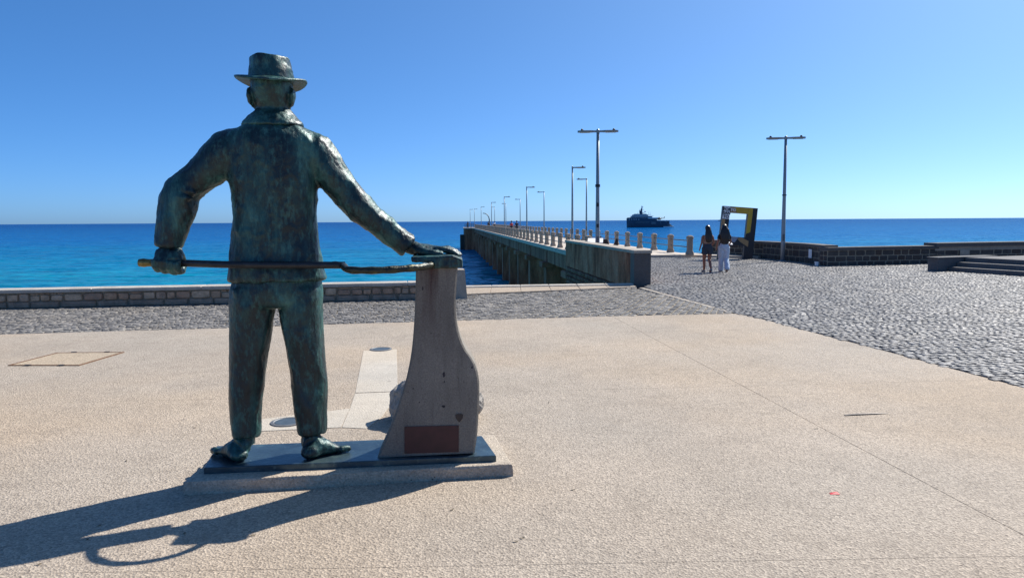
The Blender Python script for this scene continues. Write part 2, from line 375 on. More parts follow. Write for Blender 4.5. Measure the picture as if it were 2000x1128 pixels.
def mk_sea():
    t = Mt('sea_water', .12, 0, .5)
    g = t.n('ShaderNodeNewGeometry'); sx = t.n('ShaderNodeSeparateXYZ'); t.L(g.outputs['Position'], sx.inputs[0])
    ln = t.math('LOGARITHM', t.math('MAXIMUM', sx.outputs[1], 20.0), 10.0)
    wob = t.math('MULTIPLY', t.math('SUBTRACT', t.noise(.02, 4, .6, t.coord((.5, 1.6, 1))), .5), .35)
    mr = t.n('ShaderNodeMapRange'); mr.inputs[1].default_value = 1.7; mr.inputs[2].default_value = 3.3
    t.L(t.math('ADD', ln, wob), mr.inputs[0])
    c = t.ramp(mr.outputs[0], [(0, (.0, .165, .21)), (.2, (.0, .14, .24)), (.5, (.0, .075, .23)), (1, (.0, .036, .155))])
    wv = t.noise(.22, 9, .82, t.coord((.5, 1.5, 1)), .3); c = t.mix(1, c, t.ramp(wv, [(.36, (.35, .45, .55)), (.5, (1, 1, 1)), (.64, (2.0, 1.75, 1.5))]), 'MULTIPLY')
    def nvec(scale, amp, co):
        nd = t.n('ShaderNodeTexNoise'); nd.inputs['Scale'].default_value = scale; nd.inputs['Detail'].default_value = 4; nd.inputs['Roughness'].default_value = .6; t.L(co, nd.inputs['Vector'])
        sb = t.n('ShaderNodeVectorMath', operation='SUBTRACT'); t.L(nd.outputs['Color'], sb.inputs[0]); sb.inputs[1].default_value = (.5, .5, .5)
        sc = t.n('ShaderNodeVectorMath', operation='MULTIPLY'); t.L(sb.outputs[0], sc.inputs[0]); sc.inputs[1].default_value = (amp, amp, 0); return sc.outputs[0]
    ad = t.n('ShaderNodeVectorMath', operation='ADD'); t.L(nvec(.9, 1.5, t.coord((.7, 1.2, 1))), ad.inputs[0]); t.L(nvec(.12, .7, t.coord((.6, 1.5, 1))), ad.inputs[1])
    ad2 = t.n('ShaderNodeVectorMath', operation='ADD'); t.L(ad.outputs[0], ad2.inputs[0]); ad2.inputs[1].default_value = (0, 0, 1)
    nm = t.n('ShaderNodeVectorMath', operation='NORMALIZE'); t.L(ad2.outputs[0], nm.inputs[0]); nrm = nm.outputs[0]
    df = t.n('ShaderNodeBsdfDiffuse'); gl = t.n('ShaderNodeBsdfGlossy'); gl.inputs['Roughness'].default_value = .07
    t.L(c, df.inputs[0]); t.L(nrm, df.inputs['Normal']); t.L(nrm, gl.inputs['Normal'])
    fr = t.n('ShaderNodeFresnel'); fr.inputs[0].default_value = 1.33; t.L(nrm, fr.inputs['Normal'])
    fac = t.math('MINIMUM', t.math('MULTIPLY', fr.outputs[0], .6), .30); gl.inputs['Color'].default_value = (.5, .78, 1.0, 1)
    mx = t.n('ShaderNodeMixShader'); t.L(fac, mx.inputs[0]); t.L(df.outputs[0], mx.inputs[1]); t.L(gl.outputs[0], mx.inputs[2])
    t.L(mx.outputs[0], t.t.nodes['Material Output'].inputs[0])
    return t.m
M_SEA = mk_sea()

# ------------------------------------------------------------------ the setting
def tovec(p): return (p[0], p[1])
SEA_Z = -5.3
S_ = 60000
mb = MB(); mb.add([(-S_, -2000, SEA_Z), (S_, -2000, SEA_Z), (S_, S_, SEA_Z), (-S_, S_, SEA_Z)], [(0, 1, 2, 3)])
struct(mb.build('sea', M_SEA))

PD = Vector((-.0859, .9963, 0)); PN = Vector((.9963, .0859, 0))
def pier(b, t, z=0.0): return PN*b+PD*t+Vector((0, 0, z))
WL0 = Vector((-10.65, 15.35)); WL1 = Vector((-2.19, 16.64)); WD = (WL1-WL0).normalized(); WN = Vector((-WD.y, WD.x))
def wl(s, n=0.0): p = WL0+WD*s+WN*n; return (p.x, p.y)
pa, pb = pier(6.6, 36.5), pier(11.5, 36.5)
RW = [(9.5, 37.0), (11.3, 33.4), (11.85, 30.0), (11.74, 27.88)]
RB = [(11.735, 27.6), (16.5, 28.75)]
RC = [(16.35, 28.72), (30.0, 32.2)]
land = [wl(-70, .55), wl(9.6, .55), (-1.3, 19.55), (3.24, 20.0), (3.55, 20.1), (2.62, 31.0), (3.9, 35.0), (pa.x, pa.y), (pb.x, pb.y), (9.75, 37.6), (11.75, 33.7), (12.4, 30.0), (12.25, 28.2), (16.5, 29.3), (30, 32.8), (140, 60), (140, -90), (-90, -90)]
mb = MB(); mb.prism([tovec(p) for p in land], -8.0, -.075)
struct(mb.build('ground', M_JOINT))

# plaza of cast slabs
edgeR = [G(1440, 612), G(1500, 625.5), G(1600, 652), G(1750, 690.5), G(2000, 757)]
farE = [(-60, 1.5), tovec(G(0, 653)), tovec(G(400, 641)), tovec(G(810, 628)), tovec(G(1200, 617))]
plz = farE+[tovec(p) for p in edgeR]+[(7.3, -4.0), (9.8, -20.0), (-60, -20)]
def clip(poly, p, d, side, off):
    n = Vector((-d[1], d[0])).normalized()*side; out = []; k = len(poly)
    sd = [(Vector(q)-Vector(p)).dot(n)-off for q in poly]
    for i in range(k):
        a, b = poly[i], poly[(i+1) % k]; sa, sb = sd[i], sd[(i+1) % k]
        if sa >= 0: out.append(a)
        if (sa >= 0) != (sb >= 0):
            u = sa/(sa-sb); out.append((a[0]+(b[0]-a[0])*u, a[1]+(b[1]-a[1])*u))
    return out
mb = MB(); mb.prism(inset(plz[::-1], .01), -.07, -.035)
plaza = struct(mb.build('plaza', M_JOINT))
j1 = ((1.85, 13.32), (.977, -9.35)); trans = [((-3.47, 7.255), (5.02, .40)), ((-1.82, 3.61), (4.47, .108)), ((-.2, 11.35), (4., .42)), ((0, -.2), (4, .2))]
cols = [clip(plz, j1[0], j1[1], 1, .003), clip(plz, j1[0], j1[1], -1, .003)]
j5 = ((-6.6, 11.5), (.9, -9.3))
cols = [cols[0], clip(cols[1], j5[0], j5[1], 1, .004), clip(cols[1], j5[0], j5[1], -1, .004)]
order = sorted(trans, key=lambda q: -q[0][1])
for cpoly in cols:
    rest = cpoly
    for (p, d) in order:
        if len(rest) < 3: break
        up = clip(rest, p, d, 1, .0016); rest = clip(rest, p, d, -1, .0016)
        if len(up) >= 3:
            q = MB(); q.prism(up, -.034, 0.0); q.build('slab', M_PLAZA, plaza)
    if len(rest) >= 3:
        q = MB(); q.prism(rest, -.034, 0.0); q.build('slab', M_PLAZA, plaza)
# L-shaped cement patch with cracks between its casts
for pp in ([(710, 685), (775, 682), (777, 764), (694, 767)], [(693.5, 768.5), (777, 765.5), (760, 795), (745, 815), (715, 837), (668, 834.5), (684, 797)], [(683, 798), (666, 834.5), (508, 842), (508, 819)]):
    poly = [tovec(G(*p)) for p in pp]
    q = MB(); q.prism(poly, -.01, .0045); q.build('cement_patch', M_PATCH, plaza)

# ------- cobbles
def inside(p, poly):
    x, y = p; c = False; n = len(poly)
    for i in range(n):
        x1, y1 = poly[i]; x2, y2 = poly[(i+1) % n]
        if (y1 > y) != (y2 > y) and x < (x2-x1)*(y-y1)/(y2-y1)+x1: c = not c
    return c
RNG = random.Random(3)
def cobble_shape(w, l, h):
    V = []
    for (sx, z) in ((1.0, -.05), (1.0, h*.35), (.82, h*.85), (.5, h)):
        for (a, b) in ((-1, -1), (1, -1), (1, 1), (-1, 1)):
            V.append((a*w/2*sx, b*l/2*sx, z))
    F = [(12, 13, 14, 15)]
    for L in (0, 4, 8):
        F += [(L+i, L+(i+1) % 4, L+4+(i+1) % 4, L+4+i) for i in range(4)]
    return V, F
def cobbles(poly, ang, size, z, wave, gap, seed):
    rg = random.Random(seed); xs = [p[0] for p in poly]; ys = [p[1] for p in poly]
    ca, sa = math.cos(ang), math.sin(ang); cx, cy = sum(xs)/len(xs), sum(ys)/len(ys); D = max(max(xs)-min(xs), max(ys)-min(ys))*.8
    out = []; v = -D
    while v < D:
        rowh = size*rg.uniform(.88, 1.15); u = -D+rg.uniform(0, size)
        while u < D:
            w = size*rg.uniform(.8, 1.45)
            uu, vv = u+w/2, v+rowh/2+wave*(math.sin(u*.9+v*.13)+.5*math.sin(u*2.3+1.0))
            x, y = cx+uu*ca-vv*sa, cy+uu*sa+vv*ca; u += w
            if abs(x) > .74*y+2.5 or y < 4: continue
            if not inside((x, y), poly): continue
            sl_ = wave*(.9*math.cos(uu*.9)+1.15*math.cos(uu*2.3+1.0))
            out.append((x, y, z+rg.uniform(-.006, .006), w-gap*rg.uniform(.7, 1.4), rowh-gap*rg.uniform(.7, 1.4), ang+math.atan(sl_)*.7+rg.uniform(-.07, .07), rg.uniform(-.035, .035), rg.uniform(-.035, .035)))
        v += rowh
    return out
def cobble_merge(lst, name, mat, parent, h):
    rg = random.Random(5); V = []; F = []
    for (x, y, z, w, l, a, tx, ty) in lst:
        vv, ff = cobble_shape(w, l, h); k = len(V); ca, sa = math.cos(a), math.sin(a)
        for i, p in enumerate(vv):
            jx, jy = (rg.uniform(-.09, .09)*w, rg.uniform(-.09, .09)*l) if 4 <= i < 12 else (0, 0)
            px, py = p[0]+jx, p[1]+jy; zz = p[2]+px*tx+py*ty
            V.append((x+px*ca-py*sa, y+px*sa+py*ca, z+zz))
        F += [tuple(i+k for i in f) for f in ff]
    me = bpy.data.meshes.new(name); me.from_pydata(V, [], F); me.update()
    o = link(name, me, mat, parent); o['kind'] = 'stuff'; return o

rightpoly = [tovec(p) for p in edgeR]+[(7.3, -4), (40, -4), (40, 34), (16.5, 28.75), (11.7, 27.6), (11.85, 30), (11.3, 33.4), (9.5, 36.4), (8.4, 35.2), (5.6, 34.6), (3.0, 33), (3.72, 20.2), (3.45, 19.3)]
strippoly = [wl(-40, -.0), wl(9.35, -.0), (-1.18, 17.5), (3.15, 19.2)]+[tovec(G(1440, 611))]+[(p[0], p[1]) for p in farE[::-1]]
mb = MB(); mb.prism(rightpoly, -.07, -.022)
cobR = struct(mb.build('cobbled_square', M_SAND))
mb = MB(); mb.prism(strippoly, -.068, -.012)
cobL = struct(mb.build('cobbled_path', M_MORTAR))
platP0 = Vector((14.44, 24.43)); platE = Vector((.338, -.941)); platM = Vector((.941, .338))
platpoly = [tuple(platP0-platE*.2+platM*.1), tuple(platP0+platE*12+platM*.1), tuple(platP0+platE*12+platM*14), tuple(platP0-platE*.2+platM*14)]
lr = [c for c in cobbles(rightpoly, R(7), .102, -.010, .05, .012, 11) if not inside(c[:2], platpoly)]
vis = []
def onscreen(x, y):
    v = Vector((x, y, -CAMH)); d = v.dot(FW); px = 1000+FPX*v.dot(RT)/d; py = 564-FPX*v.dot(UP)/d
    return 0 < px < 2000 and 0 < py < 1128
lr.sort(key=lambda c: (not onscreen(c[0], c[1]), c[0]**2+c[1]**2))
near, far_ = lr[:300], lr[300:]
protos = []
for k in range(10):
    V, F = cobble_shape(1, 1, .022); rg = random.Random(k); V = [(p[0]+(rg.uniform(-.09, .09) if i > 3 else 0), p[1]+(rg.uniform(-.09, .09) if i > 3 else 0), p[2]) for i, p in enumerate(V)]
    q = MB(); q.add(V, F); me = q.mesh('cobble'); me.materials.append(M_COB); protos.append(me)
for i, (x, y, z, w, l, a, tx, ty) in enumerate(near):
    o = bpy.data.objects.new('cobble', protos[i % 10]); C.objects.link(o); o.parent = cobR
    o.location = (x, y, z); o.scale = (w, l, 1); o.rotation_euler = (ty, -tx, a)
cobble_merge(far_, 'far_cobbles', M_COB, cobR, .022)
ls = cobbles(strippoly, R(8.5)+0.0, .115, -.010, .012, .016, 21)
ls1 = [c for c in ls if c[0] < -.9]; 
ls2 = [c for c in cobbles(strippoly, R(8.5+62), .135, -.010, .01, .026, 22) if c[0] >= -.9]
cobble_merge(ls1+ls2, 'path_cobbles', M_COB2, cobL, .016)

# flush kerb between path and square, coping of the open quay edge
def band(pts, w, z0, z1, name, mat, parent, seg=None):
    pts = [Vector(p[:2]) for p in pts]
    for i in range(len(pts)-1):
        a, b = pts[i], pts[i+1]; d = (b-a); L = d.length; d /= L; n = Vector((-d.y, d.x))
        k = max(1, round(L/seg)) if seg else 1
        for j in range(k):
            s0, s1 = a+d*(L*j/k+.004), a+d*(L*(j+1)/k-.004)
            q = MB(); q.prism([tuple(s0-n*w/2), tuple(s1-n*w/2), tuple(s1+n*w/2), tuple(s0+n*w/2)], z0, z1, .006); q.build(name, mat, parent)
band([(3.36, 19.25), (3.75, 16.6), (4.16, 13.95)], .13, -.06, .004, 'kerb_stone', M_CONC, cobL, .9)
quay = struct(MB().prism([(-1.3, 17.52), (3.25, 19.24), (3.25, 20.0), (-1.3, 19.56)], -.3, -.004).build('quay_edge', M_MORTAR))
L_ = 6
for i in range(L_):
    f0, f1 = i/L_, (i+1)/L_
    def lerp(a, b, f): return (a[0]+(b[0]-a[0])*f, a[1]+(b[1]-a[1])*f)
    A0, A1, B0, B1 = (-1.3, 17.55), (3.25, 19.27), (-1.3, 19.2), (3.25, 19.72)
    q = MB(); q.prism([lerp(A0, A1, f0+.0004), lerp(A0, A1, f1-.0004), lerp(B0, B1, f1-.0004), lerp(B0, B1, f0+.0004)], -.1, .03, .01); q.build('quay_slab', M_PLAZA, quay)
    C0, C1, D0, D1 = (-1.3, 19.21), (3.25, 19.73), (-1.3, 19.62), (3.25, 20.06)
    q = MB(); q.prism([lerp(C0, C1, f0+.0004), lerp(C0, C1, f1-.0004), lerp(D0, D1, f1-.0004), lerp(D0, D1, f0+.0004)], -.2, .06, .015); q.build('edge_coping', M_COPING, quay)

# ------------------------------------------------------------------ walls of single stones
def stone_mesh(w, h, d, seed, roundness=.2, n=10):
    """stone lying in the x-z plane, face towards -y, centred in x and z; y=0 is the wall face"""
    rg = random.Random(seed); P = []
    for k in range(n):
        th = 2*math.pi*(k+.5)/n; c, s = math.cos(th), math.sin(th); e = roundness
        x = math.copysign(abs(c)**e, c); z = math.copysign(abs(s)**e, s)
        P.append((x*w/2*rg.uniform(.93, 1.0), z*h/2*rg.uniform(.92, 1.0)))
    V = [(x, .03, z) for x, z in P]+[(x, -d*.45, z) for x, z in P]+[(x*.90, -d*rg.uniform(.8, 1.0), z*.84) for x, z in P]+[(rg.uniform(-.1, .1)*w, -d*1.08, rg.uniform(-.1, .1)*h)]
    F = []
    for L in (0, n): F += [(L+i, L+(i+1) % n, L+n+(i+1) % n, L+n+i) for i in range(n)]
    F += [(2*n+i, 2*n+(i+1) % n, 3*n) for i in range(n)]
    F += [tuple(range(n-1, -1, -1))]
    # faces above run so that -y is outward
    q = MB(); q.add(V, F); return q.mesh('stone')
def place_stone(p0, d, s, z, w, h, dep, mat, parent, seed, rn=.2, n=10):
    me = stone_mesh(w, h, dep, seed, rn, n); me.materials.append(mat)
    o = bpy.data.objects.new('stone', me); C.objects.link(o); o.parent = parent
    p = Vector(p0)+Vector(d)*s; o.location = (p.x, p.y, z); o.rotation_euler = (0, 0, math.atan2(d[1], d[0])); return o

lw = empty('stone_sea_wall', (*wl(4.2, .2), 0)); lw.location = (0, 0, 0)
tag(lw, 'low rubble stone wall with pale coping along the sea behind the statue', 'wall')
LEN0, LEN1 = -6.0, 9.5
mb = MB(); mb.prism([wl(LEN0-34, .03), wl(LEN1, .03), wl(LEN1, .42), wl(LEN0-34, .42)], -.06, .325); mb.build('wall_core', M_MORTAR, lw)
rg = random.Random(9); s = LEN0
while s < LEN1-.1:
    w = rg.uniform(.42, .85); w = min(w, LEN1-s)
    place_stone(wl(0, .03), WD, s+w/2, .068, w-.018, .128, .05, M_BSTONE, lw, int(s*100)+7, .12, 8); s += w
s = LEN0
while s < LEN1-.08:
    rub = s > 5.2 or rg.random() < .3
    w = rg.uniform(.17, .34) if rub else rg.uniform(.2, .46); w = min(w, LEN1-s); h = rg.uniform(.12, .175) if rub else rg.uniform(.15, .178)
    place_stone(wl(0, .03), WD, s+w/2, .138+h/2, w-.02, h, rg.uniform(.035, .06), M_WSTONE, lw, int(s*100)+900, .45 if rub else .30, 12)
    if h < .145:
        hh = .315-(.14+h)-.012
        k = rg.choice((1, 2, 2)); 
        for j in range(k):
            place_stone(wl(0, .03), WD, s+w*(j+.5)/k, .145+h+hh/2, w/k-.02, hh, .035, M_WSTONE, lw, int(s*100)+j+2500, .5, 8)
    s += w
s = LEN0-34
while s < LEN1-.05:
    w = min(2.2, LEN1-s+.02)
    q = MB(); q.prism([wl(s+.004, -.045), wl(s+w-.004, -.045), wl(s+w-.004, .47), wl(s+.004, .47)], .325, .395, .012); q.build('coping_slab', M_COPING, lw); s += w
q = MB(); pe = [wl(9.25, -.07), wl(9.74, -.07), wl(9.74, .5), wl(9.25, .5)]
q.prism(pe, -.05, .40); 
q = MB(); pt = [wl(9.29, -.03), wl(9.69, -.03), wl(9.69, .46), wl(9.29, .46)]
q.add([(*p, -.05) for p in pe]+[(*p, .66) for p in pt], [(3, 2, 1, 0), (4, 5, 6, 7)]+[(i, (i+1) % 4, 4+(i+1) % 4, 4+i) for i in range(4)]); q.build('end_pier', M_CONC, lw)

def block_wall(name, label, pts, z0, z1, courses, mat, cop_h, cop_over, seed, cop_mat, wmin, wmax, thick=.45):
    root = empty(name); tag(root, label, 'wall'); rg = random.Random(seed)
    for i in range(len(pts)-1):
        a, b = Vector(pts[i]), Vector(pts[i+1]); L = (b-a).length; d = (b-a)/L; n = Vector((-d.y, d.x))
        q = MB(); q.prism([tuple(a), tuple(b), tuple(b+n*thick), tuple(a+n*thick)], z0-.1, z1-cop_h); q.build('wall_core', M_MORTAR, root)
        hs_ = [(z1-cop_h-z0)/courses*rg.uniform(.72, 1.28) for _ in range(courses)]; sc = (z1-cop_h-z0)/sum(hs_); z = z0
        for h in hs_:
            h *= sc; s_ = 0
            while s_ < L-.06:
                w = min(rg.uniform(wmin, wmax), L-s_)
                if L-s_-w < .12: w = L-s_
                place_stone(a, d, s_+w/2, z+h/2, w-.03, h-.028, rg.uniform(.008, .022), mat, root, rg.randint(0, 99999), rg.choice((.14, .22, .3)), 8); s_ += w
            z += h
        s_ = 0; k = max(1, round(L/1.3))
        for j in range(k):
            s0, s1 = a+d*(L*j/k+.003), a+d*(L*(j+1)/k-.003)
            q = MB(); q.prism([tuple(s0-n*cop_over), tuple(s1-n*cop_over), tuple(s1+n*(thick+cop_over)), tuple(s0+n*(thick+cop_over))], z1-cop_h, z1, .012); q.build('coping_slab', cop_mat, root)
    return root
block_wall('basalt_wall', 'dark basalt wall behind the picture frame and the double lamp', RW, 0, .77, 3, M_BASALT, .10, .05, 31, M_DCOPING, .28, .6)
block_wall('basalt_wall', 'long low dark basalt wall with pale joints, right of the double lamp', RB, -.02, .70, 3, M_BASALT, .12, .05, 32, M_DCOPING, .28, .55)
for k_ in range(3):
    for j_ in range(2): place_stone((11.63, 28.04), (.232, -.973), .12+.22*j_, .10+.19*k_, .19, .165, .014, M_BASALT, bpy.data.objects['basalt_wall.001'], 600+k_*2+j_, .2, 8)
rc = block_wall('basalt_wall', 'dark wall with thick coping behind the stone steps at the right edge', RC, -.02, .80, 4, M_BASALT, .15, .10, 33, M_DCOPING, .35, .7)
a = Vector(RC[0]); b = Vector(RC[1]); d = (b-a).normalized(); n = Vector((-d.y, d.x)); L = (b-a).length
q = MB(); q.prism([tuple(a-n*.04), tuple(b-n*.04), tuple(b), tuple(a)], .50, .648); q.build('band_course', M_CONC, rc)
q = MB(); p = a+d*1.15; q.prism([tuple(p-n*.07), tuple(p+d*.45-n*.07), tuple(p+d*.45-n*.045), tuple(p-n*.045)], 0, .52); q.build('pilaster', M_CONC, rc)

# stone steps, right edge
st = empty('stone_steps', (0, 0, 0)); tag(st, 'dark stone steps with a square end block at the right edge of the square', 'steps')
for k in range(3):
    zt = .15*(k+1)
    for j in range(6):
        s0, s1 = -.05+j*2.0+.003, -.05+(j+1)*2.0-.003
        A = platP0+platM*(.36*k)
        q = MB(); q.prism([tuple(A+platE*s0), tuple(A+platE*s1), tuple(A+platE*s1+platM*(.36 if k < 2 else 12)), tuple(A+platE*s0+platM*(.36 if k < 2 else 12))], zt-.15-(.05 if k == 0 else .002), zt-.003*0, .012)
        q.build('step', M_STEP, st)
A = platP0-platE*.08
q = MB(); q.prism([tuple(A-platM*.42), tuple(A+platM*2.2), tuple(A+platM*2.2-platE*.4), tuple(A-platM*.42-platE*.4)], -.05, .44, .01); q.build('end_block', M_STEP, st)
q = MB(); q.prism([tuple(A-platM*.46+platE*.03), tuple(A+platM*2.24+platE*.03), tuple(A+platM*2.24-platE*.44), tuple(A-platM*.46-platE*.44)], .44, .475, .008); q.build('block_cap', M_STEP, st)

# plastered parapet wall at the root of the pier
pw = empty('parapet_wall'); tag(pw, 'streaky brown plastered parapet on rough stone beside the pier entrance', 'wall')
A, B = Vector((3.32, 20.0)), Vector((2.27, 31.2)); d = (B-A).normalized(); n = Vector((d.y, -d.x))   # n to the right
def pwq(s0, s1, n0, n1): return [tuple(A+d*s0+n*n0), tuple(A+d*s0+n*n1), tuple(A+d*s1+n*n1), tuple(A+d*s1+n*n0)]
LW = (B-A).length
q = MB(); q.prism(pwq(.42, LW, 0, .42), -.12, .86); q.build('plaster_face', M_PLASTER, pw)
q = MB(); q.prism(pwq(0, .41, -.02, .44), -.12, .86, .01); q.build('end_pier', M_CONC if False else M_DCOPING, pw)
q = MB(); q.prism(pwq(-.03, LW+.03, -.04, .46), .86, .945, .015); q.build('coping_slab', M_CONC, pw)
q = MB(); q.prism(pwq(.02, LW+.02, .06, .4), -7, -.12); q.build('footing', M_PIER, pw)
rg = random.Random(44)
z = -.14
for row in range(7):
    h = rg.uniform(.15, .24); s_ = rg.uniform(0, .2)
    while s_ < LW-.2:
        w = rg.uniform(.16, .36); me = stone_mesh(w-.03, h-.03, .09, rg.randint(0, 9999), .45, 8); me.materials.append(M_RSTONE)
        o = bpy.data.objects.new('stone', me); C.objects.link(o); o.parent = pw
        p = A+d*(LW-s_-w/2)+n*.06; o.location = (p.x, p.y, z-h/2); o.rotation_euler = (0, 0, math.atan2(-d.y, -d.x)); s_ += w
    z -= h

# ------------------------------------------------------------------ pier
pr = empty('pier'); tag(pr, 'long concrete pier on massive piles running out into the sea', 'pier')
DZ = .13; T0, T1 = 34.0, 186.0
def pq(b0, b1, t0, t1): return [tovec(pier(b0, t0)), tovec(pier(b1, t0)), tovec(pier(b1, t1)), tovec(pier(b0, t1))]
k = 19
for i in range(k):
    t0, t1 = T0+(T1-T0)*i/k, T0+(T1-T0)*(i+1)/k
    q = MB(); q.prism(pq(6.42, 11.5, t0+.01, t1-.01), -.12, DZ, .02); q.build('deck_slab', M_DECK, pr)
    q = MB(); q.prism(pq(6.62, 7.1, t0+.02, t1-.02), -.98, -.12); q.build('edge_beam', M_PIER, pr)
    q = MB(); q.prism(pq(10.9, 11.35, t0+.02, t1-.02), -.98, -.12); q.build('edge_beam', M_PIER, pr)
t = 40.0
while t < T1-3:
    bent = MB().prism(pq(6.55, 11.4, t-.6, t+.6), -8, -1.34).build('pile', M_PIER, pr)
    MB().prism(pq(6.25, 11.65, t-.85, t+.85), -1.34, -.98, .05).build('capital', M_PIER, bent)
    MB().prism(pq(6.58, 6.95, t-.45, t+.45), -.975, -.30, .03).build('corbel', M_PIER, bent)
    t += 9.8
# pier head, wider on the left
q = MB(); q.prism(pq(4.3, 12.5, T1, T1+14), -8, -.1); q.build('pier_head', M_PIER, pr)
q = MB(); q.prism(pq(4.1, 12.7, T1+.01, T1+14.2), -.1, DZ+.02, .03); q.build('head_slab', M_DECK, pr)
q = MB(); q.prism(pq(3.2, 4.25, T1+2, T1+5), -8, -1.6); q.build('fender', M_BASALT, pr)
# step at the pier entrance
ap = struct(MB().prism([(5.4, 34.5), (8.5, 35.1), (11.0, 33.15), (11.2, 33.4), (9.5, 36.9), (9.0, 37.3), (5.2, 37.1)], -.05, .105).build('pier_apron', M_DECK))

# railing posts (shared meshes) and rails
def post_mesh():
    q = MB(); hw = .115
    prof = [(.17, 0), (.17, .10), (.125, .20), (.125, .72), (.15, .76), (.15, .83), (.11, .88), (.05, .91)]
    V = []; F = []
    for (r, z) in prof:
        for k_ in range(8):
            th = 2*math.pi*(k_+.5)/8; c, s = math.cos(th), math.sin(th); e = .35
            V.append((math.copysign(abs(c)**e, c)*r, math.copysign(abs(s)**e, s)*r*.9, z))
    for i in range(len(prof)-1): F += [(i*8+j, i*8+(j+1) % 8, (i+1)*8+(j+1) % 8, (i+1)*8+j) for j in range(8)]
    F += [tuple(range(7, -1, -1)), tuple(range((len(prof)-1)*8, len(prof)*8))]
    q.add(V, F); me = q.mesh('post'); me.materials.append(M_POSTC); return me
PM = post_mesh(); PANG = math.atan2(PD.y, PD.x)-math.pi/2
def railing(name, label, b, t0, n_, z=DZ):
    r = empty(name, pier(b, t0, z), 0); tag(r, label, 'railing', None)
    for i in range(n_):
        o = bpy.data.objects.new('post', PM); C.objects.link(o); o.parent = r; o.location = PD*(3.0*i); o.rotation_euler = (0, 0, PANG+random.uniform(-.04, .04))
    for zz in (.66, .36):
        q = MB(); q.tube([PD*(3.0*i)+Vector((0, 0, zz)) for i in range(n_)], .024, 6); q.build('rail', M_RAIL, r, True)
    return r
railing('pier_railing', 'left row of concrete railing posts joined by two thin rails along the pier', 6.74, 35.3, 50)
railing('pier_railing', 'right row of concrete railing posts joined by two thin rails along the pier', 11.18, 33.6, 51)
hr = empty('head_railing', pier(4.4, T1+.4, DZ)); tag(hr, 'dark railing round the far pier head', 'railing')
for i in range(6):
    q = MB(); q.box((0, 0, .5), (.14, .14, 1.0)); q.build('post', M_RAIL, hr, loc=PN*(.42*i))
for zz in (.3, .62, .98):
    q = MB(); q.tube([Vector((0, 0, zz)), PN*2.1+Vector((0, 0, zz))], .04, 6); q.build('rail', M_RAIL, hr)

# ------------------------------------------------------------------ lamps
def lamp_head(q, q2, sgn, x0, L, z):
    # flat teardrop head along local x
    pr_ = [(x0, .035), (x0+.12, .05), (x0+.25, .12), (x0+L*.75, .135), (x0+L-.06, .10), (x0+L, .03)]
    top = [(sgn*x, y, z+.055) for x, y in pr_]+[(sgn*x, -y, z+.055) for x, y in pr_[::-1]]
    bot = [(p[0], p[1]*.85, z-.015) for p in top]; n = len(top)
    F = [tuple(range(n)), tuple(range(2*n-1, n-1, -1))]+[(i, n+i, n+(i+1) % n, (i+1) % n) for i in range(n)]
    if sgn < 0: F = [f[::-1] for f in F]
    q.add(top+bot, F)
    q2.box((sgn*(x0+L*.62), 0, z-.022), (L*.5, .16, .012))
def lamp(name, label, loc, H, heads, rz, group=None, r0=.075):
    r = empty(name, loc, rz); tag(r, label, 'street lamp', group)
    q = MB(); q.tube([(0, 0, 0), (0, 0, .9), (0, 0, H*.5), (0, 0, H)], [r0*1.25, r0*1.15, r0*.95, r0*.72], 12); q.build('pole', M_LAMP, r, True)
    q = MB(); q.lathe([(r0*2.2, 0), (r0*2.2, .03), (r0*1.5, .05)], n=12); q.build('base_plate', M_LAMP, r)
    q = MB(); q.box((0, -r0*1.02, 1.0), (.09, .03, .28)); q.build('hatch', M_RAIL, r)
    for sgn in heads:
        q, q2 = MB(), MB(); lamp_head(q, q2, sgn, .02, .75, H-.06); hd = q.build('lamp_head', M_LAMP, r); q2.build('lens', M_LAMPL, hd); q3 = MB(); q3.lathe([(.05, 0), (.05, .04), (.03, .07)], c=(sgn*.6, 0, H-.006), n=10); q3.build('sensor', M_BLACK, hd)
    q = MB(); q.lathe([(r0*.8, H-.1), (r0*.8, H+.02), (r0*.4, H+.05)], n=12); q.build('cap', M_LAMP, r)
    return r
d1 = lamp('street_lamp', 'tall double-headed street lamp rising behind the brown parapet', (3.3, 28.6, 0), 5.15, (-1, 1), R(-4))
for zz in (1.55, 2.35): q = MB(); q.box((.0, -.085, zz), (.09, .02, .14)); q.build('sticker', M_BLACK, d1)
q = MB(); q.lathe([(.094, 3.02), (.094, 3.12)], n=12); q.build('band', M_BLACK, d1)
d2 = lamp('street_lamp', 'tall double-headed street lamp against the dark basalt wall', (11.28, 30.9, 0), 5.1, (-1, 1), R(-10))
q = MB(); q.lathe([(.092, 2.72), (.092, 2.76)], n=12); q.build('band', M_BLACK, d2)
ords = ['nearest', 'second', 'third', 'fourth', 'fifth', 'sixth', 'farthest']
for d_, xs in ((d1, (-.55, .57)), (d2, (-.6, .55))): pass
for i, px in enumerate((1120, 1030, 986, 961, 943, 931, 922)):
    b = 7.35; Y = (1/(px-875.0))*1450*b; 
    if i >= 4: Y = (162, 190, 196)[i-4]; b = {4: 7.35, 5: 6.9, 6: 6.0}[i]
    lamp('pier_lamp', f'{ords[i]} left-hand pier lamp with one arm pointing right', pier(b, Y, DZ), 4.75, (1,), R(-5), 'single-arm lamps on the pier', .06)
for i, px in enumerate((1148, 1064, 1017, 989, 967)):
    b = 10.8; Y = (1/(px-875.0))*1450*b
    lamp('pier_lamp', f'{ords[i] if i < 4 else "farthest"} right-hand pier lamp with one arm pointing left', pier(b, Y, DZ), 4.85, (-1,), R(-5), 'single-arm lamps on the pier', .06)
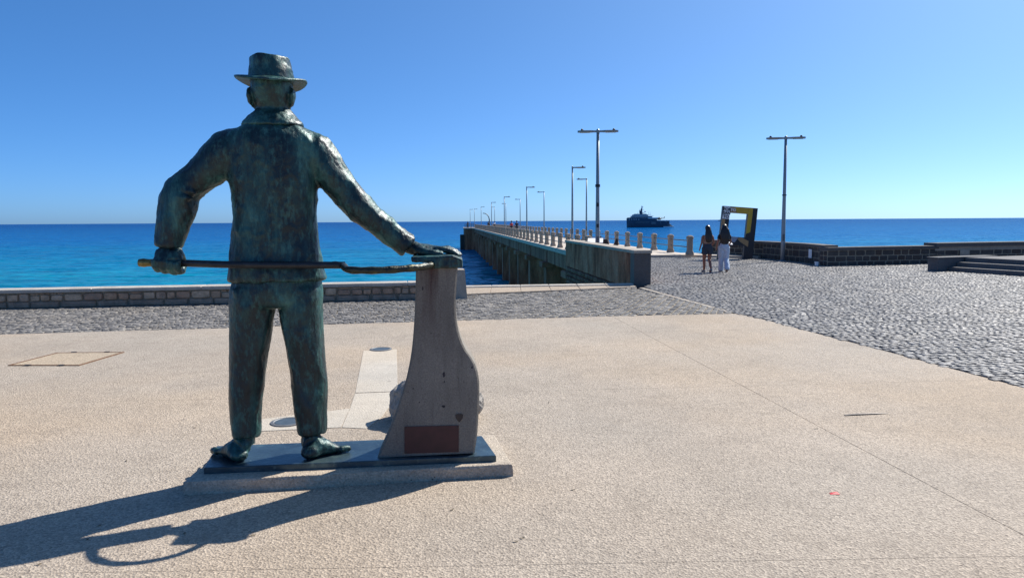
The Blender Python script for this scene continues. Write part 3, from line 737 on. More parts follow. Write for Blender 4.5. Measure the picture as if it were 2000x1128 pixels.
# davit crane far out on the pier
dv = empty('davit_crane', pier(8.9, 158, DZ)); tag(dv, 'small curved davit crane far out on the pier', 'crane')
q = MB(); q.tube([(0, 0, 0), (0, 0, 1.9), (-.12, 0, 2.5), (-.45, 0, 3.0), (-.9, 0, 3.25), (-1.35, 0, 3.3)], [.13, .12, .1, .09, .08, .07], 8); q.build('arm', M_RAIL, dv, True)
q = MB(); q.box((0, 0, .35), (.5, .5, .7)); q.box((0, -.2, .9), (.3, .3, .4)); q.build('winch_base', M_BLACK, dv)
# scroll-ended dark wall beside the lamp at the pier entrance
sw = empty('scroll_bench', (3.60, 31.0, 0), R(-6)); tag(sw, 'dark stone bench with scooped scroll end behind the brown parapet', 'bench')
prof = [(x_*.58, z_) for x_, z_ in [(-.05, 0), (1.42, 0), (1.42, 1.0), (1.28, 1.0), (1.25, .86), (1.14, .74), (.98, .70), (.82, .74), (.70, .86), (.66, .97), (.2, .97), (.18, 1.07), (-.05, 1.07)]]
q = MB(); n_ = len(prof); q.add([(x, 0, z) for x, z in prof]+[(x, .45, z) for x, z in prof], [tuple(range(n_)), tuple(range(2*n_-1, n_-1, -1))]+[(i, n_+i, n_+(i+1) % n_, (i+1) % n_) for i in range(n_)]); q.build('bench_body', M_BASALT, sw)
q = MB(); q.box((.05, .225, 1.085), (.2, .5, .03)); q.build('cap', M_DCOPING, sw)
nb = empty('notice_board', (3.42, 30.4, 0), R(-8)); tag(nb, 'slanted white notice board just above the brown parapet', 'board')
q = MB(); q.box((0, 0, .45), (.08, .08, .9)); q.build('leg', M_RAIL, nb)
q = MB(); q.box((0, 0, .93), (.62, .75, .03), M=Matrix.Rotation(R(12), 3, 'X')); q.build('panel', M_WHITE, nb)

# ------------------------------------------------------------------ picture frame landmark
fr = empty('photo_frame', (9.95, 32.9, 0), R(-6)); tag(fr, 'tilted giant picture frame painted black and ochre before the basalt wall', 'frame')
TI = Matrix.Rotation(R(4.7), 3, 'Y')
def fbar(name, x0, x1, z0, z1, mat, parent=fr, y0=0.0, y1=.32):
    q = MB(); V = []
    for (x, y, z) in ((x0, y0, z0), (x1, y0, z0), (x1, y1, z0), (x0, y1, z0), (x0, y0, z1), (x1, y0, z1), (x1, y1, z1), (x0, y1, z1)):
        V.append(TI@Vector((x, y, z)))
    q.add(V, [(3, 2, 1, 0), (4, 5, 6, 7), (0, 1, 5, 4), (1, 2, 6, 5), (2, 3, 7, 6), (3, 0, 4, 7)]); return q.build(name, mat, parent)
Wf, Hf = 1.50, 2.30
x0 = -.80
lb = fbar('left_bar', x0, x0+.32, -.1, Hf, M_BLACK); rb = fbar('right_bar', x0+1.10, x0+Wf, -.1, Hf, M_BLACK)
tb = fbar('top_bar', x0+.321, x0+1.099, Hf-.28, Hf, M_BLACK); bb = fbar('bottom_bar', x0+.321, x0+1.099, .62, .98, M_BLACK)
def fpatch(name, pts, mat, parent, off=-.004):
    q = MB(); n_ = len(pts); V = [TI@Vector((x, off, z)) for x, z in pts]+[TI@Vector((x, .01, z)) for x, z in pts]
    q.add(V, [tuple(range(n_)), tuple(range(2*n_-1, n_-1, -1))]+[(i, n_+i, n_+(i+1) % n_, (i+1) % n_) for i in range(n_)]); return q.build(name, mat, parent)
fpatch('tan_field', [(x0+.001, .7), (x0+.15, .7), (x0+.15, Hf-.58), (x0+.001, Hf-.58)], M_TAN, lb)
fpatch('tan_field', [(x0+.322, Hf-.279), (x0+.62, Hf-.279), (x0+.50, Hf-.02), (x0+.322, Hf-.02)], M_TAN, tb)
fpatch('ochre_field', [(x0+.63, Hf-.279), (x0+1.098, Hf-.279), (x0+1.098, Hf-.02), (x0+.51, Hf-.02)], M_YEL, tb)
fpatch('ochre_field', [(x0+1.102, Hf-1.16), (x0+1.28, Hf-1.06), (x0+1.30, Hf-.02), (x0+1.102, Hf-.02)], M_YEL, rb)
fpatch('grey_field', [(x0+.42, .97), (x0+.56, .74), (x0+.66, .74), (x0+.80, .97)], M_GREYB, bb)
fpatch('tan_field', [(x0+.74, .93), (x0+.86, .80), (x0+1.098, .66), (x0+1.098, .90), (x0+.95, .97)], M_TAN, bb)
fpatch('tan_field', [(x0+1.102, .66), (x0+1.25, .58), (x0+1.25, .84), (x0+1.102, .90)], M_TAN, rb)
fpatch('white_field', [(x0+.01, Hf-.56), (x0+.315, Hf-.56), (x0+.315, Hf-.02), (x0+.05, Hf-.02)], M_WHITE, lb)
def text(body, size, x, z, mat, parent, bold=.012):
    cu = bpy.data.curves.new('lettering', 'FONT'); cu.body = body; cu.size = size; cu.extrude = .003; cu.offset = bold
    o = bpy.data.objects.new('lettering_raw', cu); C.objects.link(o)
    dg = bpy.context.evaluated_depsgraph_get(); me = bpy.data.meshes.new_from_object(o.evaluated_get(dg)); bpy.data.objects.remove(o)
    me.name = 'lettering'
    for v in me.vertices: v.co = TI@Vector((x+v.co.x, -.008-v.co.z, z+v.co.y))
    me.update(); return link('lettering', me, mat, parent)
text('POR', .17, x0+.025, Hf-.20, M_BLACK, lb, .006); text('TO', .17, x0+.33, Hf-.20, M_WHITE, tb, .006)
text('SAN', .17, x0+.025, Hf-.36, M_BLACK, lb, .006); text('TO', .17, x0+.05, Hf-.52, M_BLACK, lb, .006)
# small things by the wall
wn = MB().box((0, 0, 0), (.26, .02, .34)).build('wall_notice', M_WHITE, loc=(11.74, 29.3, .40)); wn.rotation_euler = (0, 0, R(-92)+math.pi/2+R(95)); 
wn.location = (11.74, 29.2, .40); wn.rotation_euler = (0, 0, R(-87)); tag(wn, 'small white notice fixed to the basalt wall right of the lamp', 'notice')
q = MB(); q.lathe([(.09, 0), (.11, .2), (.12, .2), (.12, .22), (.09, .22)], n=14); cup = q.build('white_bucket', M_WHITE, loc=(11.36, 27.65, .015)); cup.scale = (.62, .62, .7); tag(cup, 'small white bucket on the cobbles below the basalt wall corner', 'bucket')
q2 = MB(); q2.tube([(.11, 0, .2), (.15, 0, .17), (.15, 0, .1), (.10, 0, .07)], .012, 6); q2.build('handle', M_WHITE, cup)

# ------------------------------------------------------------------ monument
UA = R(8.5); MU = Vector((math.cos(UA), math.sin(UA), 0)); MV = Vector((-math.sin(UA), math.cos(UA), 0))
q = MB(); plh = [(-2.135, 4.66), (-.005, 4.985), (-.145, 5.70), (-2.17, 5.42)]
V = []; F = []
rg = random.Random(2)
def ring(poly, z, ins_, jit, nseg=24):
    P = inset(poly, ins_) if ins_ else poly; out = []
    for i in range(4):
        a, b = Vector(P[i]), Vector(P[(i+1) % 4])
        for j in range(nseg):
            p = a.lerp(b, j/nseg); out.append((p.x+rg.uniform(-jit, jit), p.y+rg.uniform(-jit, jit), z+rg.uniform(-jit, jit)*.6))
    return out
rings = [ring(plh, -.02, -.004, .004), ring(plh, .02, -.002, .005), ring(plh, .070, 0.0, .003), ring(plh, .083, .004, .003), ring(plh, .086, .012, .001)]
n_ = len(rings[0])
for r_ in rings: V += r_
for L in range(len(rings)-1): F += [(L*n_+i, L*n_+(i+1) % n_, (L+1)*n_+(i+1) % n_, (L+1)*n_+i) for i in range(n_)]
F += [tuple(range((len(rings)-1)*n_, len(rings)*n_))]
q.add(V, F); pl = q.build('monument_plinth', mat_aggregate('plinth_concrete', (.43, .37, .30), (.19, .15, .115), .6)); tag(pl, 'low rough concrete plinth under the bronze man and the stone post', 'plinth')

# stone post: curved outline on its front plane, extruded back
PF0, PF1 = Vector((-.938, 5.004, .13)), Vector((-.274, 5.055, .13)); pfd = (PF1-PF0).normalized(); pfn = Vector((-pfd.y, pfd.x, 0))
def onpost(x, y, off=0.0):
    d = ray(x, y); o = Vector((0, 0, CAMH)); t = ((PF0-pfn*off)-o).dot(pfn)/d.dot(pfn); return o+d*t
def smooth_pts(P, k=4):
    out = []; n = len(P)
    for i in range(n-1):
        p0, p1, p2, p3 = P[max(i-1, 0)], P[i], P[i+1], P[min(i+2, n-1)]
        for j in range(k):
            t = j/k; out.append(tuple(.5*((2*p1[c])+(-p0[c]+p2[c])*t+(2*p0[c]-5*p1[c]+4*p2[c]-p3[c])*t*t+(-p0[c]+3*p1[c]-3*p2[c]+p3[c])*t**3) for c in range(len(p1))))
    out.append(P[-1]); return out
Lf = smooth_pts([(812, 523), (811, 580), (808, 640), (803, 690), (793, 740), (778, 790), (760, 840), (737, 893)])
Rf = smooth_pts([(894, 523), (891, 570), (890, 600), (894, 640), (906, 677), (925, 705), (934, 731), (936.5, 762), (935, 805), (932, 850), (927, 884)])
N1 = 28
def resample(P, n):
    P = [Vector(p) for p in P]; y0, y1 = P[0].y, P[-1].y; out = []
    for i in range(n):
        y = y0+(y1-y0)*i/(n-1); j = 0
        while j < len(P)-2 and P[j+1].y < y: j += 1
        a, b = P[j], P[j+1]; u = (y-a.y)/max(1e-6, b.y-a.y); out.append((a.x+(b.x-a.x)*u, y))
    return out
Lr, Rr = resample(Lf, N1), resample(Rf, N1)
post = empty('stone_post', (-.6, 5.2, .13)); tag(post, 'flaring grey stone post with a red-brown plaque, under the bronze man\'s right hand', 'post')
TH = .27; BV = .012
V = []; F = []
for i in range(N1):
    a = onpost(*Lr[i]); b = onpost(*Rr[i])
    e = (b-a).normalized()
    V += [a+e*BV, b-e*BV, b+pfn*BV, b+pfn*(TH-BV), b-e*BV+pfn*TH, a+e*BV+pfn*TH, a+pfn*(TH-BV), a+pfn*BV]
for i in range(N1-1):
    F += [(i*8+(j+1) % 8, i*8+j, (i+1)*8+j, (i+1)*8+(j+1) % 8) for j in range(8)]
F += [tuple(range(8)), tuple(range(N1*8-1, (N1-1)*8-1, -1))]
Vl = [v-Vector(post.location) for v in V]
q = MB(); q.add(Vl, F); q.build('post_body', M_POST, post)
def postplate(name, pts, th, mat, parent=post, base=0.0):
    lo = Vector(post.location); A_ = [onpost(x, y, base+th)-lo for x, y in pts]; B_ = [onpost(x, y, -.004)-lo for x, y in pts]; n_ = len(pts)
    q = MB(); q.add(A_+B_, [tuple(range(n_-1, -1, -1)), tuple(range(n_, 2*n_))]+[(i, (i+1) % n_, n_+(i+1) % n_, n_+i) for i in range(n_)]); return q.build(name, mat, parent)
plq = postplate('plaque', [(790, 832.5), (896, 830), (896, 882), (790, 885)], .006, M_PLAQUE)
for (x, y) in ((793, 836), (893, 833.5), (893, 879), (793, 881.5)):
    postplate('screw', [(x+1.6*math.cos(a), y+1.6*math.sin(a)) for a in [2*math.pi*k/8 for k in range(8)]], .004, M_EMB, plq, .006)
postplate('emblem', [(889.5, 809), (893, 807.5), (897, 807.3), (901, 807.5), (904.5, 809), (904, 815), (901, 820), (897, 824), (893, 820), (890, 815)], .005, M_EMB)
for (cx, cy, rx, ry, sd) in ((867, 731, 3.2, 6, 1), (868, 745, 1.2, 2, 2), (866.5, 793, 4, 3.2, 3), (922, 717, 1.8, 3, 4), (807, 758, 1.3, 1.6, 5), (819, 785, 1.4, 1.4, 6), (830, 784, 1.0, 1.4, 7), (826, 563, 1.8, 5, 8), (842, 650, 1.1, 1.8, 9), (906, 745, 1.0, 1.2, 10)):
    rg = random.Random(sd)
    postplate('chip', [(cx+rx*math.cos(a)*rg.uniform(.6, 1.1), cy+ry*math.sin(a)*rg.uniform(.7, 1.1)) for a in [2*math.pi*k/9 for k in range(9)]], .0012, M_CHIP)
# boulder behind the post
q = MB(); q.ball((0, 0, .12), (.44, .32, .27), 20, 12)
bm_ = remesh('boulder', q, .025, 2)
displace(bm_, lambda p, n: .07*nz(p, 4, 3)+.03*nz(p, 11, 5)+.012*nz(p, 30, 8))
bo = link('boulder', bm_, M_ROCK, None, False, (-.68, 6.52, 0)); tag(bo, 'rough pale boulder lying behind the stone post', 'boulder')

# ------------------------------------------------------------------ bronze man
SY = 5.1
def S(x, y, d=0.0):
    Y = SY
    for _ in range(4):
        p = PY(x, y, Y); Y = SY+.15*(p.x+1.6)+d
    return PY(x, y, Y)
def rings_loft(mb, rows, n=28, power=.88):
    """rows: (y, xl, xr, half depth, depth offset)"""
    V = []; F = []
    for (y, xl, xr, hd, dc) in rows:
        a, b = S(xl, y, dc), S(xr, y, dc); c = (a+b)/2; hw = (b-a).length/2
        for k in range(n):
            th = 2*math.pi*k/n; cc, ss = math.cos(th), math.sin(th)
            cc = math.copysign(abs(cc)**power, cc); ss = math.copysign(abs(ss)**power, ss)
            V.append(c+MU*(hw*cc)+MV*(hd*ss))
    m_ = len(rows)
    for i in range(m_-1): F += [(i*n+(k+1) % n, i*n+k, (i+1)*n+k, (i+1)*n+(k+1) % n) for k in range(n)]
    F += [tuple(range(n)), tuple(range(m_*n-1, (m_-1)*n-1, -1))]
    return mb.add(V, F)
def limb(mb, rows, n=16, ref=None, flat=1.0):
    """rows: (x, y, r px, depth offset)"""
    P = [S(x, y, d) for x, y, r, d in rows]; rr = [r*SY/FPX for x, y, r, d in rows]
    return mb.tube(P, [(r, r*flat) for r in rr], n, ref=ref)
man = empty('bronze_statue', (-1.6, 5.1, .131)); tag(man, 'patinated bronze man in hat and jacket, barefoot, seen from behind', 'statue')
ml = Vector(man.location)
def to_local(me):
    me.transform(Matrix.Translation(-ml)); me.update(); return me

# jacket
q = MB()
rings_loft(q, [(234, 505, 562, .10, .02), (241, 486, 580, .125, .01), (246, 472, 592, .145, .01), (252, 456, 606, .158, .01), (259, 442, 618, .168, .005), (271, 432, 630, .180, .0), (288, 433, 635, .19, .0), (318, 440, 630, .195, .0), (345, 445, 623, .195, .0), (380, 452, 620, .19, .0),
               (420, 455, 620, .185, .0), (460, 454, 623, .185, .0), (500, 450, 628, .195, .0), (528, 447, 635, .205, .0), (546, 445, 641, .21, .0), (548, 449, 636, .2, .0)])
limb(q, [(470, 282, 34, 0), (447, 294, 39, 0), (428, 311, 38, -.01), (408, 329, 35, -.015), (388, 346, 32.5, -.02), (368, 361, 31.5, -.025), (355, 374, 33, -.03), (348, 392, 35, -.035), (344, 412, 33, -.045), (339, 436, 30.5, -.055), (334, 460, 28.5, -.06), (330, 478, 27.5, -.065), (329.5, 484, 26, -.065)], flat=1.05)
limb(q, [(596, 284, 33, 0), (618, 297, 37, 0), (636, 322, 36, 0), (652, 346, 33.5, -.005), (668, 368, 31.5, -.01), (686, 388, 30.5, -.01), (703, 405, 29.5, -.01), (724, 424, 27.5, -.005), (746, 442, 26, 0), (770, 460, 25, .0), (790, 475, 24.5, .005), (799, 482, 23, .005)], flat=1.05)
# sleeve folds
def fold(mb, pts, r, o=.004): mb.tube([S(p[0], p[1], p[2]+o) for p in pts], [r*SY/FPX*k for k in ([.3]+[1]*(len(pts)-2)+[.3])], 8)
fold(q, [(330, 350, -.09), (345, 362, -.14), (365, 372, -.15), (388, 380, -.12)], 4.5)
fold(q, [(326, 362, -.09), (343, 380, -.15), (362, 386, -.16), (384, 388, -.12)], 4)
fold(q, [(318, 385, -.10), (340, 396, -.16), (365, 397, -.15)], 3.5)
fold(q, [(617, 372, -.15), (613, 420, -.165), (606, 470, -.18), (600, 505, -.19)], 4)
fold(q, [(655, 330, -.09), (668, 352, -.1), (690, 366, -.09)], 4)
fold(q, [(690, 372, -.08), (704, 390, -.09), (722, 398, -.07)], 3.5)
coat = remesh('jacket', q, .0105, 14)
def coatn(p, n):
    a = .011*mnoise.noise(Vector((p.x*7, p.y*7, p.z*3)))+.0028*mnoise.noise(Vector((p.x*21+4, p.y*21, p.z*11)))+.0022*mnoise.noise(Vector((p.x*60, p.y*60, p.z*45)))
    rd_ = 1-abs(mnoise.noise(Vector((p.x*5.2+2, p.y*5.2, p.z*2.6+1)))); a += .020*max(0, rd_-.55)**2*2.2-.004
    r2 = 1-abs(mnoise.noise(Vector((p.x*9+7, p.y*9, p.z*6)))); a += .010*max(0, r2-.6)**2*3
    return a
displace(coat, coatn)
link('jacket', to_local(coat), M_BRONZE, man, True)
# collar
q = MB()
rings_loft(q, [(212, 503, 565, .105, .02), (220, 495, 572, .118, .02), (229, 484, 581, .138, .015), (240, 474, 591, .158, .005), (247, 470, 595, .16, .0), (249, 478, 588, .15, .0)])
col = remesh('collar', q, .009, 2); displace(col, lambda p, n: .006*nz(p, 16, 2)+.003*nz(p, 45)); link('collar', to_local(col), M_BRONZE, man, True)
q = MB(); rings_loft(q, [(205, 506, 561, .095, .03), (213, 500, 567, .11, .02), (221, 502, 566, .112, .02), (226, 505, 562, .11, .02)])
col = remesh('shirt_collar', q, .008, 2); displace(col, lambda p, n: .004*nz(p, 20, 7)); link('shirt_collar', to_local(col), M_BRONZE, man, True)
# trousers
q = MB()
rings_loft(q, [(525, 462, 622, .17, 0), (545, 455, 626, .178, 0), (570, 450, 629, .182, 0), (588, 449, 629.5, .178, 0), (596, 452, 627, .16, 0)])
rings_loft(q, [(560, 452, 543, .165, 0), (590, 448.5, 541, .165, 0), (620, 447, 534, .158, -.005), (660, 446, 527, .148, -.01), (700, 446, 520, .138, -.01), (735, 446.5, 516, .13, -.015), (770, 447, 512, .125, -.02), (810, 449, 508, .12, -.025), (838, 451, 508.5, .12, -.03), (849, 453, 508, .118, -.03), (851, 457, 504, .105, -.03)])
rings_loft(q, [(560, 540, 627, .165, 0), (590, 543, 629, .165, 0), (620, 549, 631, .158, -.005), (660, 556, 632.5, .15, -.01), (700, 563, 635.5, .14, -.01), (735, 567.5, 638.5, .132, -.01), (770, 571.5, 638, .126, -.015), (810, 576, 637, .122, -.02), (832, 578.5, 637.5, .122, -.02), (843, 580, 637, .12, -.02), (845, 584, 632, .106, -.02)])
for pts, r in (([(450, 560, -.15), (480, 600, -.17), (520, 585, -.16), (540, 565, -.15)], 4), ([(545, 600, -.12), (560, 660, -.14), (568, 720, -.13)], 4), ([(600, 590, -.155), (607, 640, -.145), (614, 690, -.13)], 4), ([(470, 640, -.15), (490, 690, -.14), (498, 740, -.13)], 4.5),
               ([(452, 800, -.12), (475, 808, -.135), (503, 800, -.12)], 3.5), ([(580, 770, -.12), (605, 782, -.14), (632, 772, -.12)], 3.5)):
    fold(q, pts, r, .012)
tr = remesh('trousers', q, .0105, 9); displace(tr, lambda p, n: .05*max(0, (1-abs(mnoise.noise(Vector((p.x*5+9, p.y*5, p.z*1.9)))))-.55)**2-.004+.010*mnoise.noise(Vector((p.x*8+3, p.y*8, p.z*3)))+.005*mnoise.noise(Vector((p.x*20+4, p.y*20, p.z*8)))+.002*nz(p, 55)); link('trousers', to_local(tr), M_BRONZE, man, True)

# body: head, neck, limbs, hands and feet as one continuous surface
q = MB(); PXM = SY/FPX
hc = S(531, 180, .03)
q.ball(hc+Vector((0, 0, .05)), (.137, .17, .17), 20, 14, Matrix.Rotation(UA, 3, 'Z'))
rings_loft(q, [(150, 491, 571, .16, .03), (175, 490.5, 571.5, .165, .03), (190, 494, 569.5, .155, .03), (202, 498, 567, .14, .03), (213, 501, 566, .12, .03), (225, 503, 565, .11, .02)])
q.tube([S(532, 250, .0), S(533, 222, .02), S(533, 200, .03)], [.125, .115, .118], 16)
jaw = hc+MV*.06+Vector((0, 0, -.12)); q.ball(jaw, (.10, .12, .10), 14, 10, Matrix.Rotation(UA, 3, 'Z'))
q.tube([hc+MV*.17+Vector((0, 0, .06)), hc+MV*.205+Vector((0, 0, -.005)), hc+MV*.215+Vector((0, 0, -.05)), hc+MV*.165+Vector((0, 0, -.065))], [.02, .026, .034, .02], 8)
for s in (-1, 1):
    q.ball(hc+MV*.145+MU*(s*.055)+Vector((0, 0, .04)), (.045, .03, .018)); q.ball(hc+MV*.135+MU*(s*.075)+Vector((0, 0, -.05)), (.045, .035, .04))
q.ball(hc+MV*.165+Vector((0, 0, -.115)), (.05, .02, .014)); q.ball(hc+MV*.16+Vector((0, 0, -.14)), (.045, .022, .014)); q.ball(hc+MV*.145+Vector((0, 0, -.20)), (.05, .04, .035))
# ears
for (x0_, x1_, x2_) in ((487.5, 489, 496), (572, 571.5, 569)):
    q.tube([S(x0_, 177, .0), S(x0_, 186, -.015), S(x1_, 197, -.005), S(x2_, 208, .02)], [(.045, .016), (.058, .019), (.052, .018), (.028, .014)], 10, ref=MV)
limb(q, [(531, 250, 26, 0), (531, 330, 40, 0), (535, 450, 36, 0), (538, 545, 38, 0)])
limb(q, [(531, 280, 20, 0), (450, 300, 18, 0), (356, 375, 15, -.03), (332, 462, 13, -.06), (330, 484, 16, -.07), (330, 492, 20, -.08)])
limb(q, [(531, 280, 20, 0), (620, 300, 18, 0), (700, 405, 14, -.01), (780, 468, 12.5, .0), (800, 482, 14, .0), (815, 487, 14, .0)])
for xs_, ys_ in (((500, 490, 484, 480, 479), (560, 700, 800, 850, 866)), ((580, 600, 605, 607, 607), (560, 700, 800, 842, 862))):
    limb(q, [(xs_[0], ys_[0], 28, 0), (xs_[1], ys_[1], 20, -.01), (xs_[2], ys_[2], 19, -.025), (xs_[3], ys_[3], 18.5, -.035), (xs_[4], ys_[4], 18.5, -.04)], flat=1.0)
def foot(heel, toe, ank, side):
    heel, toe = Vector(heel), Vector(toe); d = (toe-heel); L = d.length; d.normalize(); n = Vector((d.y, -d.x, 0))   # n to the right of d
    z0 = .128
    rows = []
    for f, w, h in ((.0, .035, .05), (.05, .058, .075), (.16, .068, .105), (.30, .066, .135), (.45, .070, .115), (.60, .078, .085), (.72, .084, .062), (.80, .08, .048)):
        rows.append((heel+d*(L*f)+Vector((0, 0, z0+h*.5)), w, h*.52))
    q.tube([r[0] for r in rows], [(r[2], r[1]) for r in rows], 16, ref=(0, 0, 1))
    q.tube([ank, heel+d*(L*.20)+Vector((0, 0, z0+.09))], [.066, .066], 14)
    q.tube([ank+d*.02, heel+d*(L*.42)+Vector((0, 0, z0+.085))], [.055, .045], 12)
    for k in range(5):
        o = (k-2)*.037*side; ln = (.19, .19, .165, .135, .10)[k]*L; r = (.026, .019, .018, .017, .017)[k]
        b = heel+d*(L*.72)+n*o+Vector((0, 0, z0+.03)); e = heel+d*(L*.75+ln)+n*(o*1.15)+Vector((0, 0, z0+r*.9))
        q.tube([b, b.lerp(e, .55)+Vector((0, 0, .008)), e], [r, r, r*.8], 8)
foot((-1.845, 4.915, 0), (-2.07, 5.19, 0), S(479, 864, -.04), 1)
foot((-1.432, 4.965, 0), (-1.21, 5.22, 0), S(607, 860, -.04), -1)
# left fist closed round the rod (rod axis along u)
RODL = S(290, 513, -.10); RODJ = S(674, 517.5, -.242)
rod_d = (RODJ-RODL).normalized()
fc = S(331, 511, -.115); toc = Vector((0, -1, 0)); dn = Vector((0, 0, -1))
q.tube([S(330, 488, -.085), S(330, 500, -.12), S(330, 512, -.15)], [(.085, .045), (.092, .048), (.088, .040)], 14, ref=MU)
for k in range(4):
    c0 = fc+rod_d*((k-1.5)*.046)+Vector((0, 0, (-.000, -.008, -.012, -.016)[k]*.8))
    R1 = .052; pts = []
    for a in (-20, 25, 70, 115, 160, 200):
        th = R(a); pts.append(c0+toc*(R1*math.cos(th))*1.05+dn*(R1*math.sin(th)))
    q.tube(pts, [.027, .027, .026, .025, .023, .018], 10)
q.tube([S(352, 496, -.10), S(355, 508, -.06), S(350, 519, -.04), S(341, 525, -.05)], [.03, .028, .026, .02], 10)
q.tube([S(345, 512, -.15), S(343, 526, -.15), S(340, 536, -.13)], [.024, .022, .017], 8)
# right hand laid on the cap
q.tube([S(801, 481, .0), S(818, 485, .0), S(840, 488, .0), S(858, 489, .0)], [(.045, .05), (.042, .075), (.038, .09), (.034, .088)], 14, ref=(0, 0, 1))
for k in range(4):
    dd = (k-1.5)*.043
    P = [S(852, 488, dd-.02), S(868+2*k, 487-1.0*k*.5, dd*1.05-.02), S(884+2*k, 492, dd*1.1-.02), S(897+1.5*k, 500, dd*1.1-.02)]
    q.tube(P, [.027, .026, .023, .017], 10)
q.tube([S(815, 488, -.05), S(832, 492, -.11), S(850, 495, -.13), S(866, 497, -.13)], [.03, .028, .025, .018], 10)
body = remesh('body', q, .0085, 3)
displace(body, lambda p, n: .004*nz(p, 18, 1)+.002*nz(p, 50, 4)); link('body', to_local(body), M_BRONZE, man, True)
# hat
q = MB(); hb = (S(487, 160, .03)+S(574, 160, .03))/2
V = []; F = []; n = 40
crown = [(160, 486, 574.5, .17), (152, 486.5, 574, .168), (143, 487, 572, .163), (130, 488, 569, .157), (120, 488.5, 567, .154), (114, 489, 566, .150), (112, 493, 562, .143), (114, 504, 552, .115), (117, 518, 540, .06)]
rings_loft(q, [(y, a, b, h, .03) for y, a, b, h in crown], n, .93)
hat_c = remesh('hat_crown', q, .009, 2)
top = S(528, 112, .03).z
def hatn(p, n):
    a = .006*nz(p, 14, 2)+.0035*nz(p, 34)
    if p.z > top-.10: a += .010*nz(p, 11, 9)
    return a
displace(hat_c, hatn)
hat = link('hat', to_local(hat_c), M_BRONZE, man, True)
q = MB(); cL, cR = S(459, 155.5, .03), S(600, 164.5, .03); cc = (cL+cR)/2; ax = (cR-cL); hw = ax.length/2; ax.normalize()
V = []; F = []; nr = 7; n = 48
for side in (0, 1):
    for j in range(nr):
        f = .55+.45*j/(nr-1)
        for k in range(n):
            th = 2*math.pi*k/n; sx_, sy_ = math.cos(th), math.sin(th)
            curl = .012*(sx_**4)*((f-.55)/.45)**2-.030*(sy_**2)*((f-.55)/.45)**1.5*(1 if sy_ < 0 else 1.2)
            thk = .011*(1 if j < nr-1 else .45)
            V.append(cc+ax*(hw*f*sx_)+MV*(.255*f*sy_)+Vector((0, 0, curl+.004+(thk if side == 0 else -thk))))
for side in (0, 1):
    o = side*nr*n
    for j in range(nr-1):
        for k in range(n):
            f = (o+j*n+k, o+(j+1)*n+k, o+(j+1)*n+(k+1) % n, o+j*n+(k+1) % n); F.append(f if side == 0 else f[::-1])
o = nr*n
for k in range(n): F.append(((nr-1)*n+k, o+(nr-1)*n+k, o+(nr-1)*n+(k+1) % n, (nr-1)*n+(k+1) % n)); F.append((k, (k+1) % n, o+(k+1) % n, o+k))
q.add([v-ml for v in V], F); me = q.mesh('brim'); displace(me, lambda p, n: .003*nz(p, 15)); link('brim', me, M_BRONZE, hat, True)
# base plate of the statue
q = MB(); q.prism([(-2.06, 4.815), (-.118, 5.035), (-.235, 5.515), (-2.165, 5.30)], .0865, .13, .004)
me = q.mesh('base_plate'); to_local(me); link('base_plate', me, M_PLATE, man)
# bronze cap on the post
q = MB(); cp = [(803, 502), (808, 501), (850, 500), (884, 499), (903, 506), (903.5, 523), (845, 524.5), (840, 513), (804, 512)]
A_ = [onpost(x, y, .03) for x, y in cp]; B_ = [p+pfn*(TH+.07) for p in A_]; n_ = len(cp)
q.add(A_+B_, [tuple(range(n_-1, -1, -1)), tuple(range(n_, 2*n_))]+[(i, (i+1) % n_, n_+(i+1) % n_, n_+i) for i in range(n_)])
cpm = remesh('cap_block', q, .008, 1); displace(cpm, lambda p, n: .005*nz(p, 22, 3)+.002*nz(p, 60)); link('cap_block', to_local(cpm), M_BRONZE, man, True)

# rod: straight shaft in the left fist, crook bulging backwards to the cap
rd = empty('bent_rod', tuple(RODL)); tag(rd, 'long dark bent rod gripped in the bronze man\'s left fist and meeting the post', 'rod')
rl = Vector(rd.location)
q = MB(); e0 = RODL-rod_d*.06
q.tube([p-rl for p in [Vector(v_) for v_ in smooth_pts([tuple(v_) for v_ in (e0+rod_d*.02, e0+rod_d*.3, S(430, 516, -.205), S(500, 517, -.236), S(580, 517.5, -.244), RODJ)], 4)]], .0235, 14); q.build('shaft', M_RODD, rd, True)
q = MB(); q.tube([p-rl for p in (e0-rod_d*.004, e0+rod_d*.0, e0+rod_d*.03, e0+rod_d*.06, e0+rod_d*.09, e0+rod_d*.13)], [.014, .025, .029, .024, .026, .0235], 14); q.build('knob', M_GOLD, rd, True)
zr = 1.45
arc = smooth_pts([tuple(RODJ-rod_d*.10), tuple(RODJ-rod_d*.02+Vector((0, 0, -.002))), (-1.06, 4.80, zr-.006), (-.93, 4.735, zr-.008), (-.79, 4.745, zr-.006), (-.66, 4.81, zr), (-.58, 4.90, zr+.004), (-.545, 4.99, zr+.006), (-.535, 5.05, zr+.006)], 4)
q = MB(); q.tube([Vector(p)-rl for p in arc], [.016]+[.0235+.002*math.sin(i*1.7) for i in range(len(arc)-2)]+[.022], 14); q.build('crook', M_ROD, rd, True)

